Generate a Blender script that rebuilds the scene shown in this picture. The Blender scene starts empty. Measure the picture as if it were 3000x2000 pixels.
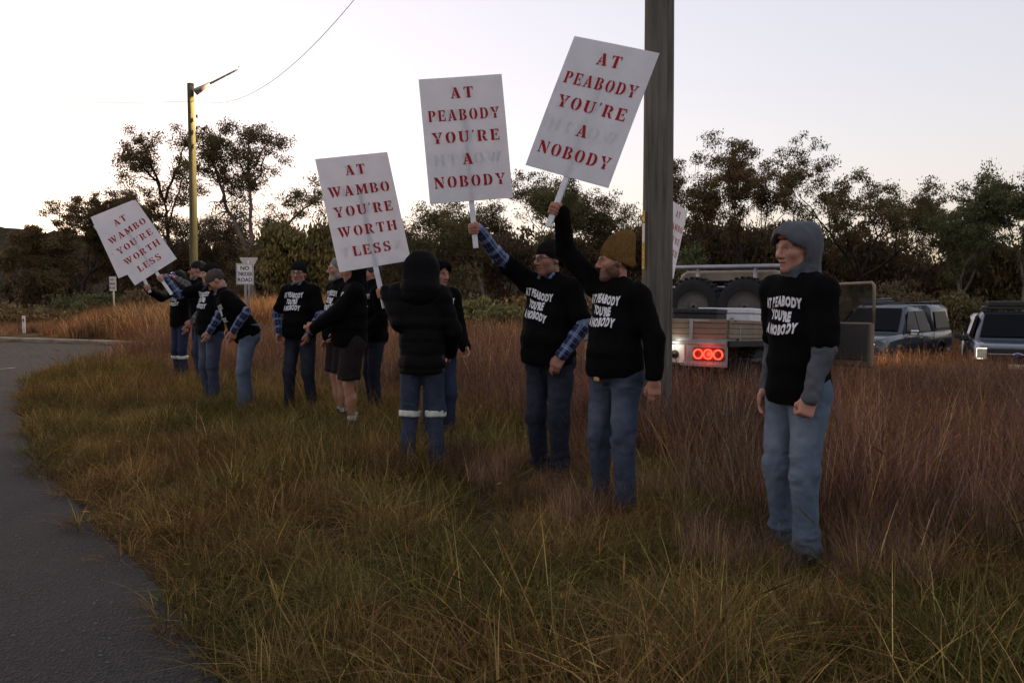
import bpy, bmesh, math, random
import numpy as np
from mathutils import Vector, Matrix
from mathutils.bvhtree import BVHTree
R = math.radians
SC = bpy.context.scene
COL = SC.collection
# ------------------------------------------------------------------ camera
FPX, CAMZ = 2500.0, 1.45                     # focal length in the photo's pixels, eye height in metres
PITCH = math.atan((1000 - 850) / FPX)
cd = bpy.data.cameras.new('camera'); cam = bpy.data.objects.new('camera', cd); COL.objects.link(cam)
cam.location = (0, 0, CAMZ); cam.rotation_euler = (math.pi / 2 - PITCH, 0, 0)
cd.sensor_width = 36; cd.lens = 36 * FPX / 3000; cd.clip_end = 3000; cd.clip_start = 0.05
SC.camera = cam
# ------------------------------------------------------------------ sky, sun, exposure
SUN_AZ, SUN_EL = R(-44), R(2.2)              # dawn: the sun sits low behind the trees on the left
w = bpy.data.worlds.new('World'); SC.world = w; w.use_nodes = True
nt = w.node_tree; nt.nodes.clear()
sky = nt.nodes.new('ShaderNodeTexSky'); sky.sky_type = 'NISHITA'; sky.sun_disc = False
sky.sun_elevation = SUN_EL; sky.sun_rotation = SUN_AZ; sky.air_density = 1.0; sky.dust_density = 2.0; sky.ozone_density = 1.5
hs = nt.nodes.new('ShaderNodeHueSaturation'); hs.inputs['Saturation'].default_value = 0.68
gm = nt.nodes.new('ShaderNodeGamma'); gm.inputs[1].default_value = 0.46
mx = nt.nodes.new('ShaderNodeMix'); mx.data_type = 'RGBA'; mx.blend_type = 'MULTIPLY'; mx.inputs[0].default_value = 1.0
mx.inputs[7].default_value = (1.03, 0.94, 1.0, 1)
bg = nt.nodes.new('ShaderNodeBackground'); bg.inputs[1].default_value = 0.15
wo = nt.nodes.new('ShaderNodeOutputWorld')
L = nt.links.new
L(sky.outputs[0], gm.inputs[0]); L(gm.outputs[0], hs.inputs['Color']); L(hs.outputs[0], mx.inputs[6]); L(mx.outputs[2], bg.inputs[0]); L(bg.outputs[0], wo.inputs[0])
sl = bpy.data.lights.new('sun', 'SUN'); sl.energy = 0.12; sl.angle = R(12); sl.color = (1, .72, .45)
so = bpy.data.objects.new('sun', sl); COL.objects.link(so)
sd = Vector((math.sin(SUN_AZ) * math.cos(SUN_EL), math.cos(SUN_AZ) * math.cos(SUN_EL), math.sin(SUN_EL)))
so.rotation_euler = sd.to_track_quat('Z', 'Y').to_euler(); so.location = sd * 50
SC.view_settings.view_transform = 'Standard'; SC.view_settings.look = 'None'
SC.view_settings.exposure = 2.52; SC.view_settings.gamma = 1.0; SC.view_settings.use_curve_mapping = False
SC.render.engine = 'CYCLES'
SC.cycles.max_bounces = 4; SC.cycles.diffuse_bounces = 2; SC.cycles.transparent_max_bounces = 6; SC.cycles.use_denoising = True

# ------------------------------------------------------------------ helpers
CR, CF, CU = Vector((1, 0, 0)), Vector((0, math.cos(PITCH), -math.sin(PITCH))), Vector((0, math.sin(PITCH), math.cos(PITCH)))
def ray(px, py): return CF + CR * ((px - 1500) / FPX) + CU * ((1000 - py) / FPX)
def at(px, py, Y):
    d = ray(px, py); return Vector((0, 0, CAMZ)) + d * (Y / d.y)
def gp(px, py, z=0.0):
    d = ray(px, py); return Vector((0, 0, CAMZ)) + d * ((z - CAMZ) / d.z)
def ground_z(x, y):
    x = np.asarray(x, float); y = np.asarray(y, float)
    xp = np.where(x > 0, x, 0); q = .0039 * xp * np.maximum(y, 0)
    z = -1.35 * np.tanh(q / 1.35)
    # bank beyond the side road
    s = np.clip((y - 24.2 - .10 * (x + 12)) / 3.0, 0, 1); s = s * s * (3 - 2 * s)
    l = np.clip((x + 15.5) / 6.0, 0, 1); l = l * l * (3 - 2 * l)
    r = np.clip((-1.0 - x) / 4.0, 0, 1); r = r * r * (3 - 2 * r)
    return z + .62 * s * l * r
def gz(x, y): return float(ground_z(x, y))

def tag(o, label=None, cat=None, group=None, kind=None):
    if label: o['label'] = label
    if cat: o['category'] = cat
    if group: o['group'] = group
    if kind: o['kind'] = kind
    return o
def empty(name, loc=(0, 0, 0), rz=0, **k):
    o = bpy.data.objects.new(name, None); COL.objects.link(o); o.location = loc; o.rotation_euler = (0, 0, rz)
    o.empty_display_size = .1
    return tag(o, **k)
def link(name, me, mat=None, parent=None, smooth=None, **k):
    o = bpy.data.objects.new(name, me); COL.objects.link(o)
    if mat is not None:
        for m in (mat if isinstance(mat, (list, tuple)) else [mat]): me.materials.append(m)
    if parent is not None: o.parent = parent
    if smooth is not None:
        me.polygons.foreach_set('use_smooth', np.full(len(me.polygons), smooth))
    return tag(o, **k)
def mesh_np(name, V, F, smooth=True):
    V = np.asarray(V, np.float32); F = np.asarray(F, np.int32); n = F.shape[1]
    me = bpy.data.meshes.new(name); me.vertices.add(len(V)); me.vertices.foreach_set('co', V.ravel())
    me.loops.add(F.size); me.loops.foreach_set('vertex_index', F.ravel())
    me.polygons.add(len(F)); me.polygons.foreach_set('loop_start', np.arange(0, F.size, n, dtype=np.int32))
    me.polygons.foreach_set('use_smooth', np.full(len(F), smooth)); me.update(calc_edges=True)
    return me
def set_col(me, C, name='col'):
    a = me.color_attributes.new(name, 'FLOAT_COLOR', 'POINT')
    C = np.asarray(C, np.float32)
    if C.shape[1] == 3: C = np.c_[C, np.ones(len(C), np.float32)]
    a.data.foreach_set('color', C.ravel())
class MB:
    """collects boxes, tubes, lathes and prisms for one mesh"""
    def __init__(s): s.bm = bmesh.new()
    def box(s, c, h, M=None, bev=0, seg=1):
        r = bmesh.ops.create_cube(s.bm, size=2); vs = r['verts']
        bmesh.ops.scale(s.bm, vec=h, verts=vs)
        if bev:
            es = list({e for v in vs for e in v.link_edges})
            g = bmesh.ops.bevel(s.bm, geom=es, offset=bev, segments=seg, affect='EDGES', profile=.5)
            vs = list({v for f in g['faces'] for v in f.verts} | {v for v in vs if v.is_valid})
        if M is not None: bmesh.ops.transform(s.bm, matrix=M, verts=vs)
        bmesh.ops.translate(s.bm, vec=c, verts=vs); return s
    def tube(s, pts, r, n=8, cap=True, closed=False):
        pts = [Vector(p) for p in pts]; rs = r if isinstance(r, (list, tuple)) else [r] * len(pts)
        rings = []; m = len(pts); prev = None
        for i, p in enumerate(pts):
            a = pts[(i - 1) % m] if (i or closed) else p; b = pts[(i + 1) % m] if (i < m - 1 or closed) else p
            t = (b - a).normalized()
            if prev is None: u = t.orthogonal().normalized()
            else: u = (prev - t * prev.dot(t)).normalized()
            prev = u; v = t.cross(u)
            rings.append([s.bm.verts.new(p + (u * math.cos(2 * math.pi * k / n) + v * math.sin(2 * math.pi * k / n)) * rs[i]) for k in range(n)])
        for i in range(m if closed else m - 1):
            A, B = rings[i], rings[(i + 1) % m]
            for k in range(n): s.bm.faces.new((A[k], A[(k + 1) % n], B[(k + 1) % n], B[k]))
        if cap and not closed:
            s.bm.faces.new(rings[0][::-1]); s.bm.faces.new(rings[-1])
        return s
    def lathe(s, prof, M=Matrix.Identity(4), n=24, cap=True):
        rings = []
        for r, z in prof:
            rings.append([s.bm.verts.new(M @ Vector((r * math.cos(2 * math.pi * k / n), r * math.sin(2 * math.pi * k / n), z))) for k in range(n)])
        for A, B in zip(rings, rings[1:]):
            for k in range(n): s.bm.faces.new((A[k], A[(k + 1) % n], B[(k + 1) % n], B[k]))
        if cap: s.bm.faces.new(rings[0][::-1]); s.bm.faces.new(rings[-1])
        return s
    def loft(s, rings, cap=True):
        RR = [[s.bm.verts.new(p) for p in r] for r in rings]; n = len(RR[0])
        for A, B in zip(RR, RR[1:]):
            for k in range(n): s.bm.faces.new((A[k], A[(k + 1) % n], B[(k + 1) % n], B[k]))
        if cap: s.bm.faces.new(RR[0][::-1]); s.bm.faces.new(RR[-1])
        return s
    def poly(s, pts):
        s.bm.faces.new([s.bm.verts.new(p) for p in pts]); return s
    def prism(s, pts, ax0, ax1):
        """pts: list of 3-D points of a face; extruded by vector ax1 from ax0"""
        a = [Vector(p) + Vector(ax0) for p in pts]; b = [p + Vector(ax1) for p in a]
        return s.loft([a, b])
    def build(s, name, mat, parent=None, smooth=False, bevel=0, angle=40, **k):
        bmesh.ops.recalc_face_normals(s.bm, faces=s.bm.faces)
        me = bpy.data.meshes.new(name); s.bm.to_mesh(me); s.bm.free()
        o = link(name, me, mat, parent, smooth, **k)
        if bevel:
            m = o.modifiers.new('bevel', 'BEVEL'); m.width = bevel; m.segments = 2; m.limit_method = 'ANGLE'; m.angle_limit = R(angle)
            m.harden_normals = False
        if smooth == 'auto': pass
        return o

# ------------------------------------------------------------------ materials
def newmat(name):
    m = bpy.data.materials.new(name); m.use_nodes = True
    return m, m.node_tree, m.node_tree.nodes['Principled BSDF']
def pmat(name, col, rough=.8, metal=0, noise=None, bump=None, spec=.3, emit=None, trans=0, coat=0, attr=None, coord='Object'):
    """noise=(scale, darker colour, detail)  bump=(scale, strength, distance)"""
    m, t, b = newmat(name); N = t.nodes; K = t.links.new
    b.inputs['Base Color'].default_value = (*col, 1); b.inputs['Roughness'].default_value = rough; b.inputs['Metallic'].default_value = metal
    b.inputs['Specular IOR Level'].default_value = spec
    if coat: b.inputs['Coat Weight'].default_value = coat; b.inputs['Coat Roughness'].default_value = .08
    if trans: b.inputs['Transmission Weight'].default_value = trans
    tc = N.new('ShaderNodeTexCoord')
    src = None
    if attr:
        a = N.new('ShaderNodeVertexColor'); a.layer_name = attr; src = a.outputs[0]
    if noise:
        n = N.new('ShaderNodeTexNoise'); n.inputs['Scale'].default_value = noise[0]; n.inputs['Detail'].default_value = noise[2] if len(noise) > 2 else 4
        K(tc.outputs[coord], n.inputs['Vector'])
        r = N.new('ShaderNodeValToRGB'); r.color_ramp.elements[0].position = .32; r.color_ramp.elements[1].position = .7
        r.color_ramp.elements[0].color = (*noise[1], 1); r.color_ramp.elements[1].color = (*(col if not attr else (1, 1, 1)), 1)
        K(n.outputs[0], r.inputs[0])
        if attr:
            x = N.new('ShaderNodeMix'); x.data_type = 'RGBA'; x.blend_type = 'MULTIPLY'; x.inputs[0].default_value = 1
            K(src, x.inputs[6]); K(r.outputs[0], x.inputs[7]); src = x.outputs[2]
        else: src = r.outputs[0]
    if src is not None: K(src, b.inputs['Base Color'])
    if bump:
        n2 = N.new('ShaderNodeTexNoise'); n2.inputs['Scale'].default_value = bump[0]; n2.inputs['Detail'].default_value = 5
        K(tc.outputs[coord], n2.inputs['Vector'])
        u = N.new('ShaderNodeBump'); u.inputs['Strength'].default_value = bump[1]; u.inputs['Distance'].default_value = bump[2]
        K(n2.outputs[0], u.inputs['Height']); K(u.outputs[0], b.inputs['Normal'])
    if emit:
        b.inputs['Emission Color'].default_value = (*emit[:3], 1); b.inputs['Emission Strength'].default_value = emit[3]
    return m
# ------------------------------------------------------------------ numpy noise and implicit surfaces
def _hash(i, j, k):
    h = (i * 374761393 + j * 668265263 + k * 2147483647 + 1013904223) & 0xFFFFFFFF
    h = ((h ^ (h >> 13)) * 1274126177) & 0xFFFFFFFF
    return ((h ^ (h >> 16)) & 0xFFFF) / 65535.0
def vnoise(P):
    P = np.asarray(P, float); I = np.floor(P).astype(np.int64); f = P - I; f = f * f * (3 - 2 * f); o = 0
    for a in (0, 1):
        for b in (0, 1):
            for c in (0, 1):
                wgt = (f[:, 0] if a else 1 - f[:, 0]) * (f[:, 1] if b else 1 - f[:, 1]) * (f[:, 2] if c else 1 - f[:, 2])
                o = o + wgt * _hash(I[:, 0] + a, I[:, 1] + b, I[:, 2] + c)
    return o * 2 - 1
def _n(v): v = np.asarray(v, float); return v / (np.linalg.norm(v) + 1e-12)
class Shape:
    """smooth union of ellipsoids, round cones and elliptic segments, meshed by surface nets"""
    def __init__(s): s.pr = []
    def ell(s, c, r, M=None, k=.02, sub=False):
        c = np.asarray(c, float); r = np.asarray(r, float); M = np.eye(3) if M is None else np.asarray(M, float)
        def ev(X, Y, Z):
            x, y, z = X - c[0], Y - c[1], Z - c[2]
            q = [(x * M[i, 0] + y * M[i, 1] + z * M[i, 2]) / r[i] for i in range(3)]
            k0 = np.sqrt(q[0] ** 2 + q[1] ** 2 + q[2] ** 2); k1 = np.sqrt((q[0] / r[0]) ** 2 + (q[1] / r[1]) ** 2 + (q[2] / r[2]) ** 2) + 1e-9
            return k0 * (k0 - 1) / k1
        m = r.max(); s.pr.append((ev, c - m, c + m, k, sub)); return s
    def cone(s, a, b, r0, r1, k=.02, sub=False):
        a = np.asarray(a, float); b = np.asarray(b, float); ax = b - a; L2 = ax @ ax + 1e-12; m = max(r0, r1)
        def ev(X, Y, Z):
            x, y, z = X - a[0], Y - a[1], Z - a[2]
            t = np.clip((x * ax[0] + y * ax[1] + z * ax[2]) / L2, 0, 1)
            return np.sqrt((x - t * ax[0]) ** 2 + (y - t * ax[1]) ** 2 + (z - t * ax[2]) ** 2) - (r0 + (r1 - r0) * t)
        s.pr.append((ev, np.minimum(a, b) - m, np.maximum(a, b) + m, k, sub)); return s
    def chain(s, pts, rs, k=.02):
        for i in range(len(pts) - 1): s.cone(pts[i], pts[i + 1], rs[i], rs[i + 1], k if i == 0 else min(k, .012))
        return s
    def eseg(s, a, b, r0, r1, u=(1, 0, 0), k=.03, capr=.6):
        a = np.asarray(a, float); b = np.asarray(b, float); Ln = np.linalg.norm(b - a); ax = (b - a) / Ln
        u = np.asarray(u, float); u = _n(u - ax * (u @ ax)); v = np.cross(ax, u); m = max(*r0, *r1)
        def ev(X, Y, Z):
            x, y, z = X - a[0], Y - a[1], Z - a[2]
            h = x * ax[0] + y * ax[1] + z * ax[2]; t = np.clip(h / Ln, 0, 1); dz = h - t * Ln
            A = r0[0] + (r1[0] - r0[0]) * t; B = r0[1] + (r1[1] - r0[1]) * t; C = np.minimum(A, B) * capr
            q = ((x * u[0] + y * u[1] + z * u[2]) / A, (x * v[0] + y * v[1] + z * v[2]) / B, dz / C)
            k0 = np.sqrt(q[0] ** 2 + q[1] ** 2 + q[2] ** 2); k1 = np.sqrt((q[0] / A) ** 2 + (q[1] / B) ** 2 + (q[2] / C) ** 2) + 1e-9
            return k0 * (k0 - 1) / k1
        s.pr.append((ev, np.minimum(a, b) - m, np.maximum(a, b) + m, k, False)); return s
    def box(s, c, h, M=None, rd=.01, k=.01, sub=False):
        c = np.asarray(c, float); h = np.asarray(h, float); M = np.eye(3) if M is None else np.asarray(M, float)
        def ev(X, Y, Z):
            x, y, z = X - c[0], Y - c[1], Z - c[2]
            q = [np.abs(x * M[i, 0] + y * M[i, 1] + z * M[i, 2]) - (h[i] - rd) for i in range(3)]
            o = np.sqrt(sum(np.maximum(t, 0) ** 2 for t in q)); return o + np.minimum(np.maximum(q[0], np.maximum(q[1], q[2])), 0) - rd
        m = np.linalg.norm(h); s.pr.append((ev, c - m, c + m, k, sub)); return s
    def cut(s, p, n, k=.008):
        """removes everything on the side n points to"""
        p = np.asarray(p, float); n = _n(n)
        def ev(X, Y, Z): return -((X - p[0]) * n[0] + (Y - p[1]) * n[1] + (Z - p[2]) * n[2])
        s.pr.append((ev, None, None, k, True)); return s
    def mesh(s, vox, disp=None):
        add = [p for p in s.pr if not p[4]]
        lo = np.min([p[1] for p in add], 0) - 3 * vox; hi = np.max([p[2] for p in add], 0) + 3 * vox
        n = np.ceil((hi - lo) / vox).astype(int) + 1
        ax = [lo[i] + vox * np.arange(n[i]) for i in range(3)]
        G = np.full(n, .3, np.float32)
        for ev, a, b, k, sub in s.pr:
            if a is None: sl = [slice(0, n[i]) for i in range(3)]
            else:
                mg = max(k, 2.5 * vox)
                i0 = np.clip(np.floor((a - mg - lo) / vox).astype(int), 0, n); i1 = np.clip(np.ceil((b + mg - lo) / vox).astype(int) + 1, 0, n)
                if np.any(i1 <= i0): continue
                sl = [slice(i0[i], i1[i]) for i in range(3)]
            d = ev(ax[0][sl[0]].astype(np.float32)[:, None, None], ax[1][sl[1]].astype(np.float32)[None, :, None], ax[2][sl[2]].astype(np.float32)[None, None, :])
            g = G[tuple(sl)]
            if sub:
                d = -d; h = np.clip(.5 + .5 * (g - d) / k, 0, 1); G[tuple(sl)] = d + (g - d) * h + k * h * (1 - h)
            else:
                h = np.clip(.5 + .5 * (g - d) / k, 0, 1); G[tuple(sl)] = g + (d - g) * h - k * h * (1 - h)
        return surface_nets(G, lo, vox)
def surface_nets(G, lo, vox):
    S = G < 0; nx, ny, nz = G.shape
    c = np.zeros((nx - 1, ny - 1, nz - 1), np.int8)
    off = [(a, b, d) for a in (0, 1) for b in (0, 1) for d in (0, 1)]
    for a, b, d in off: c += S[a:nx - 1 + a, b:ny - 1 + b, d:nz - 1 + d]
    I = np.argwhere((c > 0) & (c < 8)); idx = np.full(c.shape, -1, np.int32); idx[tuple(I.T)] = np.arange(len(I))
    val = np.stack([G[I[:, 0] + a, I[:, 1] + b, I[:, 2] + d] for a, b, d in off], 1)
    acc = np.zeros((len(I), 3)); cnt = np.zeros(len(I)); O = np.array(off, float)
    for i in range(8):
        for j in range(i + 1, 8):
            if np.abs(O[i] - O[j]).sum() != 1: continue
            m = (val[:, i] < 0) != (val[:, j] < 0); t = val[m, i] / (val[m, i] - val[m, j])
            acc[m] += O[i] + (O[j] - O[i]) * t[:, None]; cnt[m] += 1
    V = lo + vox * (I + acc / cnt[:, None]); Fs = []
    for axis in range(3):
        A = [slice(None)] * 3; B = [slice(None)] * 3; A[axis] = slice(0, -1); B[axis] = slice(1, None)
        sa, sb = S[tuple(A)], S[tuple(B)]; E = np.argwhere(sa != sb)
        u, v = (axis + 1) % 3, (axis + 2) % 3
        E = E[(E[:, u] > 0) & (E[:, v] > 0) & (E[:, u] < G.shape[u] - 1) & (E[:, v] < G.shape[v] - 1)]
        q = []
        for du, dv in ((1, 1), (0, 1), (0, 0), (1, 0)):
            T = E.copy(); T[:, u] -= du; T[:, v] -= dv; q.append(idx[T[:, 0], T[:, 1], T[:, 2]])
        Q = np.stack(q, 1); fl = sa[tuple(E.T)]; Q[~fl] = Q[~fl][:, ::-1]; Fs.append(Q)
    return V, np.concatenate(Fs)
def vnormals(V, F):
    n = np.cross(V[F[:, 2]] - V[F[:, 0]], V[F[:, 3]] - V[F[:, 1]]); N = np.zeros_like(V)
    for k in range(4):
        for a in range(3): N[:, a] += np.bincount(F[:, k], n[:, a], len(V))
    return N / (np.linalg.norm(N, axis=1, keepdims=True) + 1e-12)
def relax(V, F, it=1, lam=.5):
    e = np.concatenate([F[:, [0, 1]], F[:, [1, 2]], F[:, [2, 3]], F[:, [3, 0]]]); n = len(V)
    deg = np.bincount(e[:, 0], minlength=n)[:, None]
    for _ in range(it):
        A = np.stack([np.bincount(e[:, 0], V[e[:, 1], a], n) for a in range(3)], 1)
        V = V + lam * (A / np.maximum(deg, 1) - V)
    return V

# ------------------------------------------------------------------ people
def skinmat():
    m = pmat('skin', (.34, .17, .115), .55, attr='col', spec=.35, bump=(160, .25, .002), noise=(22, (.82, .78, .76), 3)); return m
M_SKIN = skinmat()
M_BLACK = pmat('black_cotton', (.0048, .0046, .0050), .95, spec=.05, noise=(9, (.0034, .0034, .0036), 4), bump=(260, .4, .002))
M_PUFF = pmat('black_nylon', (.0045, .0044, .0048), .8, spec=.08, bump=(40, .35, .006))
M_CHAR = pmat('charcoal_wool', (.009, .0082, .008), .95, spec=.1, bump=(240, .6, .003))
M_MUST = pmat('mustard_wool', (.155, .088, .028), .95, spec=.1, noise=(60, (.10, .055, .018), 3), bump=(260, .6, .003))
M_GREY = pmat('grey_softshell', (.075, .079, .092), .75, spec=.2, noise=(7, (.055, .058, .068), 4), bump=(300, .25, .001))
M_LETTER = pmat('white_print', (.70, .69, .71), .8, spec=.15, noise=(45, (.62, .61, .63), 4))
M_BAND = pmat('reflective_tape', (.55, .56, .50), .5, spec=.4, noise=(30, (.38, .39, .34), 3))
M_DARKCAP = pmat('dark_cap_cotton', (.012, .011, .012), .9, spec=.15)
M_TANCAP = pmat('faded_cap_cotton', (.075, .058, .048), .9, spec=.15, noise=(40, (.05, .04, .034), 3))
M_SHORTS = pmat('dark_brown_shorts', (.022, .016, .016), .92, spec=.1, noise=(12, (.015, .011, .011), 4))
M_SHOE = pmat('dark_leather', (.022, .013, .010), .6, noise=(20, (.012, .008, .007), 3))
M_MAROON = pmat('maroon_canvas', (.09, .025, .025), .8)
M_SOCK = pmat('white_sock', (.5, .5, .5), .95)
M_RUBBER = pmat('white_rubber', (.45, .43, .42), .7)
M_METAL = pmat('brass_buckle', (.6, .45, .25), .3, metal=1)
M_GLASSF = pmat('spectacle_frame', (.01, .01, .01), .4)
M_LENS = pmat('spectacle_lens', (.35, .35, .36), .06, trans=.85, spec=.6)
M_MIRROR = pmat('mirror_lens', (.03, .02, .35), .08, metal=.7)
def denim(name, c, dark, fade):
    """denim with faded thigh fronts and dark seams; pattern in the garment's own space"""
    m, t, b = newmat(name); N = t.nodes; K = t.links.new; b.inputs['Roughness'].default_value = .9; b.inputs['Specular IOR Level'].default_value = .12
    tc = N.new('ShaderNodeTexCoord')
    n = N.new('ShaderNodeTexNoise'); n.inputs['Scale'].default_value = 6; n.inputs['Detail'].default_value = 6; n.inputs['Roughness'].default_value = .65
    mp = N.new('ShaderNodeMapping'); mp.inputs['Scale'].default_value = (1, 1, .55); K(tc.outputs['Object'], mp.inputs[0]); K(mp.outputs[0], n.inputs['Vector'])
    r = N.new('ShaderNodeValToRGB'); e = r.color_ramp.elements; e[0].position = .3; e[0].color = (*dark, 1); e[1].position = .72; e[1].color = (*c, 1); K(n.outputs[0], r.inputs[0])
    a = N.new('ShaderNodeVertexColor'); a.layer_name = 'col'
    x = N.new('ShaderNodeMix'); x.data_type = 'RGBA'; K(a.outputs[0], x.inputs[0]); K(r.outputs[0], x.inputs[6]); x.inputs[7].default_value = (*fade, 1)
    K(x.outputs[2], b.inputs['Base Color'])
    n2 = N.new('ShaderNodeTexNoise'); n2.inputs['Scale'].default_value = 22; n2.inputs['Detail'].default_value = 4; mp2 = N.new('ShaderNodeMapping'); mp2.inputs['Scale'].default_value = (1, 1, 1.2)
    K(tc.outputs['Object'], mp2.inputs[0]); K(mp2.outputs[0], n2.inputs['Vector'])
    u = N.new('ShaderNodeBump'); u.inputs['Strength'].default_value = .45; u.inputs['Distance'].default_value = .010; K(n2.outputs[0], u.inputs['Height']); K(u.outputs[0], b.inputs['Normal'])
    return m
M_JLIGHT = denim('light_denim', (.092, .125, .170), (.055, .078, .115), (.20, .235, .28))
M_JMID = denim('mid_denim', (.040, .052, .080), (.022, .029, .050), (.115, .13, .165))
M_JDARK = denim('dark_denim', (.016, .020, .032), (.009, .011, .019), (.045, .052, .068))
M_JPALE = denim('pale_denim', (.095, .122, .175), (.058, .078, .118), (.22, .25, .30))
M_NAVY = denim('navy_drill', (.022, .028, .060), (.014, .018, .040), (.035, .045, .085))
def plaid(name, base, band, line):
    m, t, b = newmat(name); N = t.nodes; K = t.links.new; b.inputs['Roughness'].default_value = .9; b.inputs['Specular IOR Level'].default_value = .12
    a = N.new('ShaderNodeAttribute'); a.attribute_name = 'sleeve'; sp = N.new('ShaderNodeSeparateXYZ'); K(a.outputs['Vector'], sp.inputs[0])
    def band_mask(sock, period, lo, hi):
        f = N.new('ShaderNodeMath'); f.operation = 'MULTIPLY'; f.inputs[1].default_value = 1 / period; K(sock, f.inputs[0])
        g = N.new('ShaderNodeMath'); g.operation = 'FRACT'; K(f.outputs[0], g.inputs[0])
        p = N.new('ShaderNodeMath'); p.operation = 'GREATER_THAN'; p.inputs[1].default_value = lo; K(g.outputs[0], p.inputs[0])
        q = N.new('ShaderNodeMath'); q.operation = 'LESS_THAN'; q.inputs[1].default_value = hi; K(g.outputs[0], q.inputs[0])
        o = N.new('ShaderNodeMath'); o.operation = 'MULTIPLY'; K(p.outputs[0], o.inputs[0]); K(q.outputs[0], o.inputs[1]); return o.outputs[0]
    def mix(fac, c0, col, amt):
        s = N.new('ShaderNodeMath'); s.operation = 'MULTIPLY'; s.inputs[1].default_value = amt; K(fac, s.inputs[0])
        x = N.new('ShaderNodeMix'); x.data_type = 'RGBA'; K(s.outputs[0], x.inputs[0])
        if isinstance(c0, tuple): x.inputs[6].default_value = (*c0, 1)
        else: K(c0, x.inputs[6])
        x.inputs[7].default_value = (*col, 1); return x.outputs[2]
    c = base
    for s, P in ((sp.outputs[0], .105), (sp.outputs[1], .105)): c = mix(band_mask(s, P, .05, .5), c, band, .40)
    for s, P in ((sp.outputs[0], .105), (sp.outputs[1], .105)):
        c = mix(band_mask(s, P, .12, .20), c, line, .30); c = mix(band_mask(s, P, .25, .34), c, line, .38); c = mix(band_mask(s, P, .70, .74), c, line, .18)
    K(c, b.inputs['Base Color']); return m
M_PLAID = plaid('blue_plaid_flannel', (.012, .016, .045), (.045, .07, .18), (.42, .47, .60))
M_GPLAID = plaid('grey_plaid_flannel', (.06, .06, .065), (.14, .14, .15), (.34, .34, .36))

def skin_cols(P, tone, hair, beard, stub):
    """P in head space (face towards -y)"""
    C = np.tile(np.array(tone), (len(P), 1)); x, y, z = P[:, 0], P[:, 1], P[:, 2]; ax = np.abs(x)
    def mixin(m, col): 
        nonlocal C; m = np.clip(m, 0, 1)[:, None]; C = C * (1 - m) + np.array(col) * m
    front = y < -.03
    red = np.exp(-((ax - .045) ** 2 + (z + .02) ** 2) / .0009) * front; mixin(red * .35, (tone[0] * 1.05, tone[1] * .72, tone[2] * .66))
    nose = np.exp(-((ax) ** 2 + (z + .028) ** 2) / .0004) * (y < -.09); mixin(nose * .45, (tone[0] * 1.05, tone[1] * .68, tone[2] * .62))
    lips = np.exp(-((z + .063) / .010) ** 2) * (ax < .025) * (y < -.075); mixin(lips * .75, (tone[0] * .85, tone[1] * .5, tone[2] * .48))
    slit = np.exp(-((z + .0635) / .003) ** 2) * (ax < .023) * (y < -.07); mixin(slit, (.05, .02, .018))
    sock = np.exp(-((ax - .032) ** 2 / .0004 + (z - .010) ** 2 / .00022)) * front; mixin(sock * .75, (tone[0] * .5, tone[1] * .42, tone[2] * .4))  # brow shadow painted into the skin colour of the eye sockets
    eye = np.exp(-(((ax - .031) / .012) ** 4 + ((z - .006) / .0055) ** 4)) * (y < -.06); mixin(eye * .8, (.4, .36, .34))
    iris = np.exp(-(((ax - .031) / .0055) ** 4 + ((z - .006) / .0055) ** 4)) * (y < -.06); mixin(iris, (.02, .02, .02))
    brow = np.exp(-(((ax - .033) / .019) ** 4 + ((z - .0285 + .12 * (ax - .03)) / .005) ** 4)) * (y < -.05); mixin(brow * .8, hair)
    if beard:
        line = -.054 + .60 * np.maximum(y + .085, 0); jaw = np.clip((line - z + .006 * vnoise(P * 130)) / .016, 0, 1) * (y < .02) * (z > -.13)
        mous = np.exp(-((z + .048) / .009) ** 2) * (ax < .036) * (y < -.06)
        m = np.maximum(jaw, mous) * (1 - .8 * np.exp(-((z + .064) / .008) ** 4) * (ax < .022)) * (1 - np.exp(-((ax - .03) ** 2 + (z + .035) ** 2) / .0003))
        mixin(m * beard * (.75 + .25 * vnoise(P * 220)), stub)
    return C
def head_shape(hs=1.0, beard=0):
    s = Shape()
    s.ell((0, .018, .035), (.077, .097, .086), k=.01)
    s.ell((0, -.022, -.035), (.064, .072, .085), k=.04)
    s.ell((0, -.066, -.098), (.027, .024, .02), k=.035)
    for g in (-1, 1):
        s.ell((g * .047, .0, -.072), (.018, .03, .024), k=.035)
        s.ell((g * .045, -.058, -.018), (.022, .022, .02), k=.03)
        s.cone((g * .010, -.090, .021), (g * .048, -.070, .024), .010, .010, k=.02)
        s.ell((g * .032, -.100, .008), (.018, .021, .015), k=.014, sub=True)
        s.ell((g * .031, -.0695, .006), (.0135, .0125, .0125), k=.004)
        s.cone((g * .018, -.084, .0155), (g * .045, -.074, .0135), .0055, .005, k=.006)
        s.cone((g * .018, -.083, -.003), (g * .044, -.073, -.001), .004, .004, k=.006)
        s.ell((g * .012, -.100, -.033), (.010, .013, .009), k=.008)
        s.ell((g * .079, .014, -.004), (.008, .021, .033), k=.008)
    s.cone((0, -.090, .016), (0, -.116, -.026), .0090, .0125, k=.014)
    s.cone((-.019, -.082, -.0575), (.019, -.082, -.0575), .007, .007, k=.012); s.ell((0, -.091, -.057), (.016, .008, .006), k=.008)
    s.ell((0, -.088, -.071), (.019, .009, .0075), k=.008)
    s.ell((0, -.098, -.064), (.024, .008, .0022), k=.003, sub=True)
    if beard:
        s.ell((0, -.068, -.104), (.036, .030, .024), k=.03)
    return s
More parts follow.
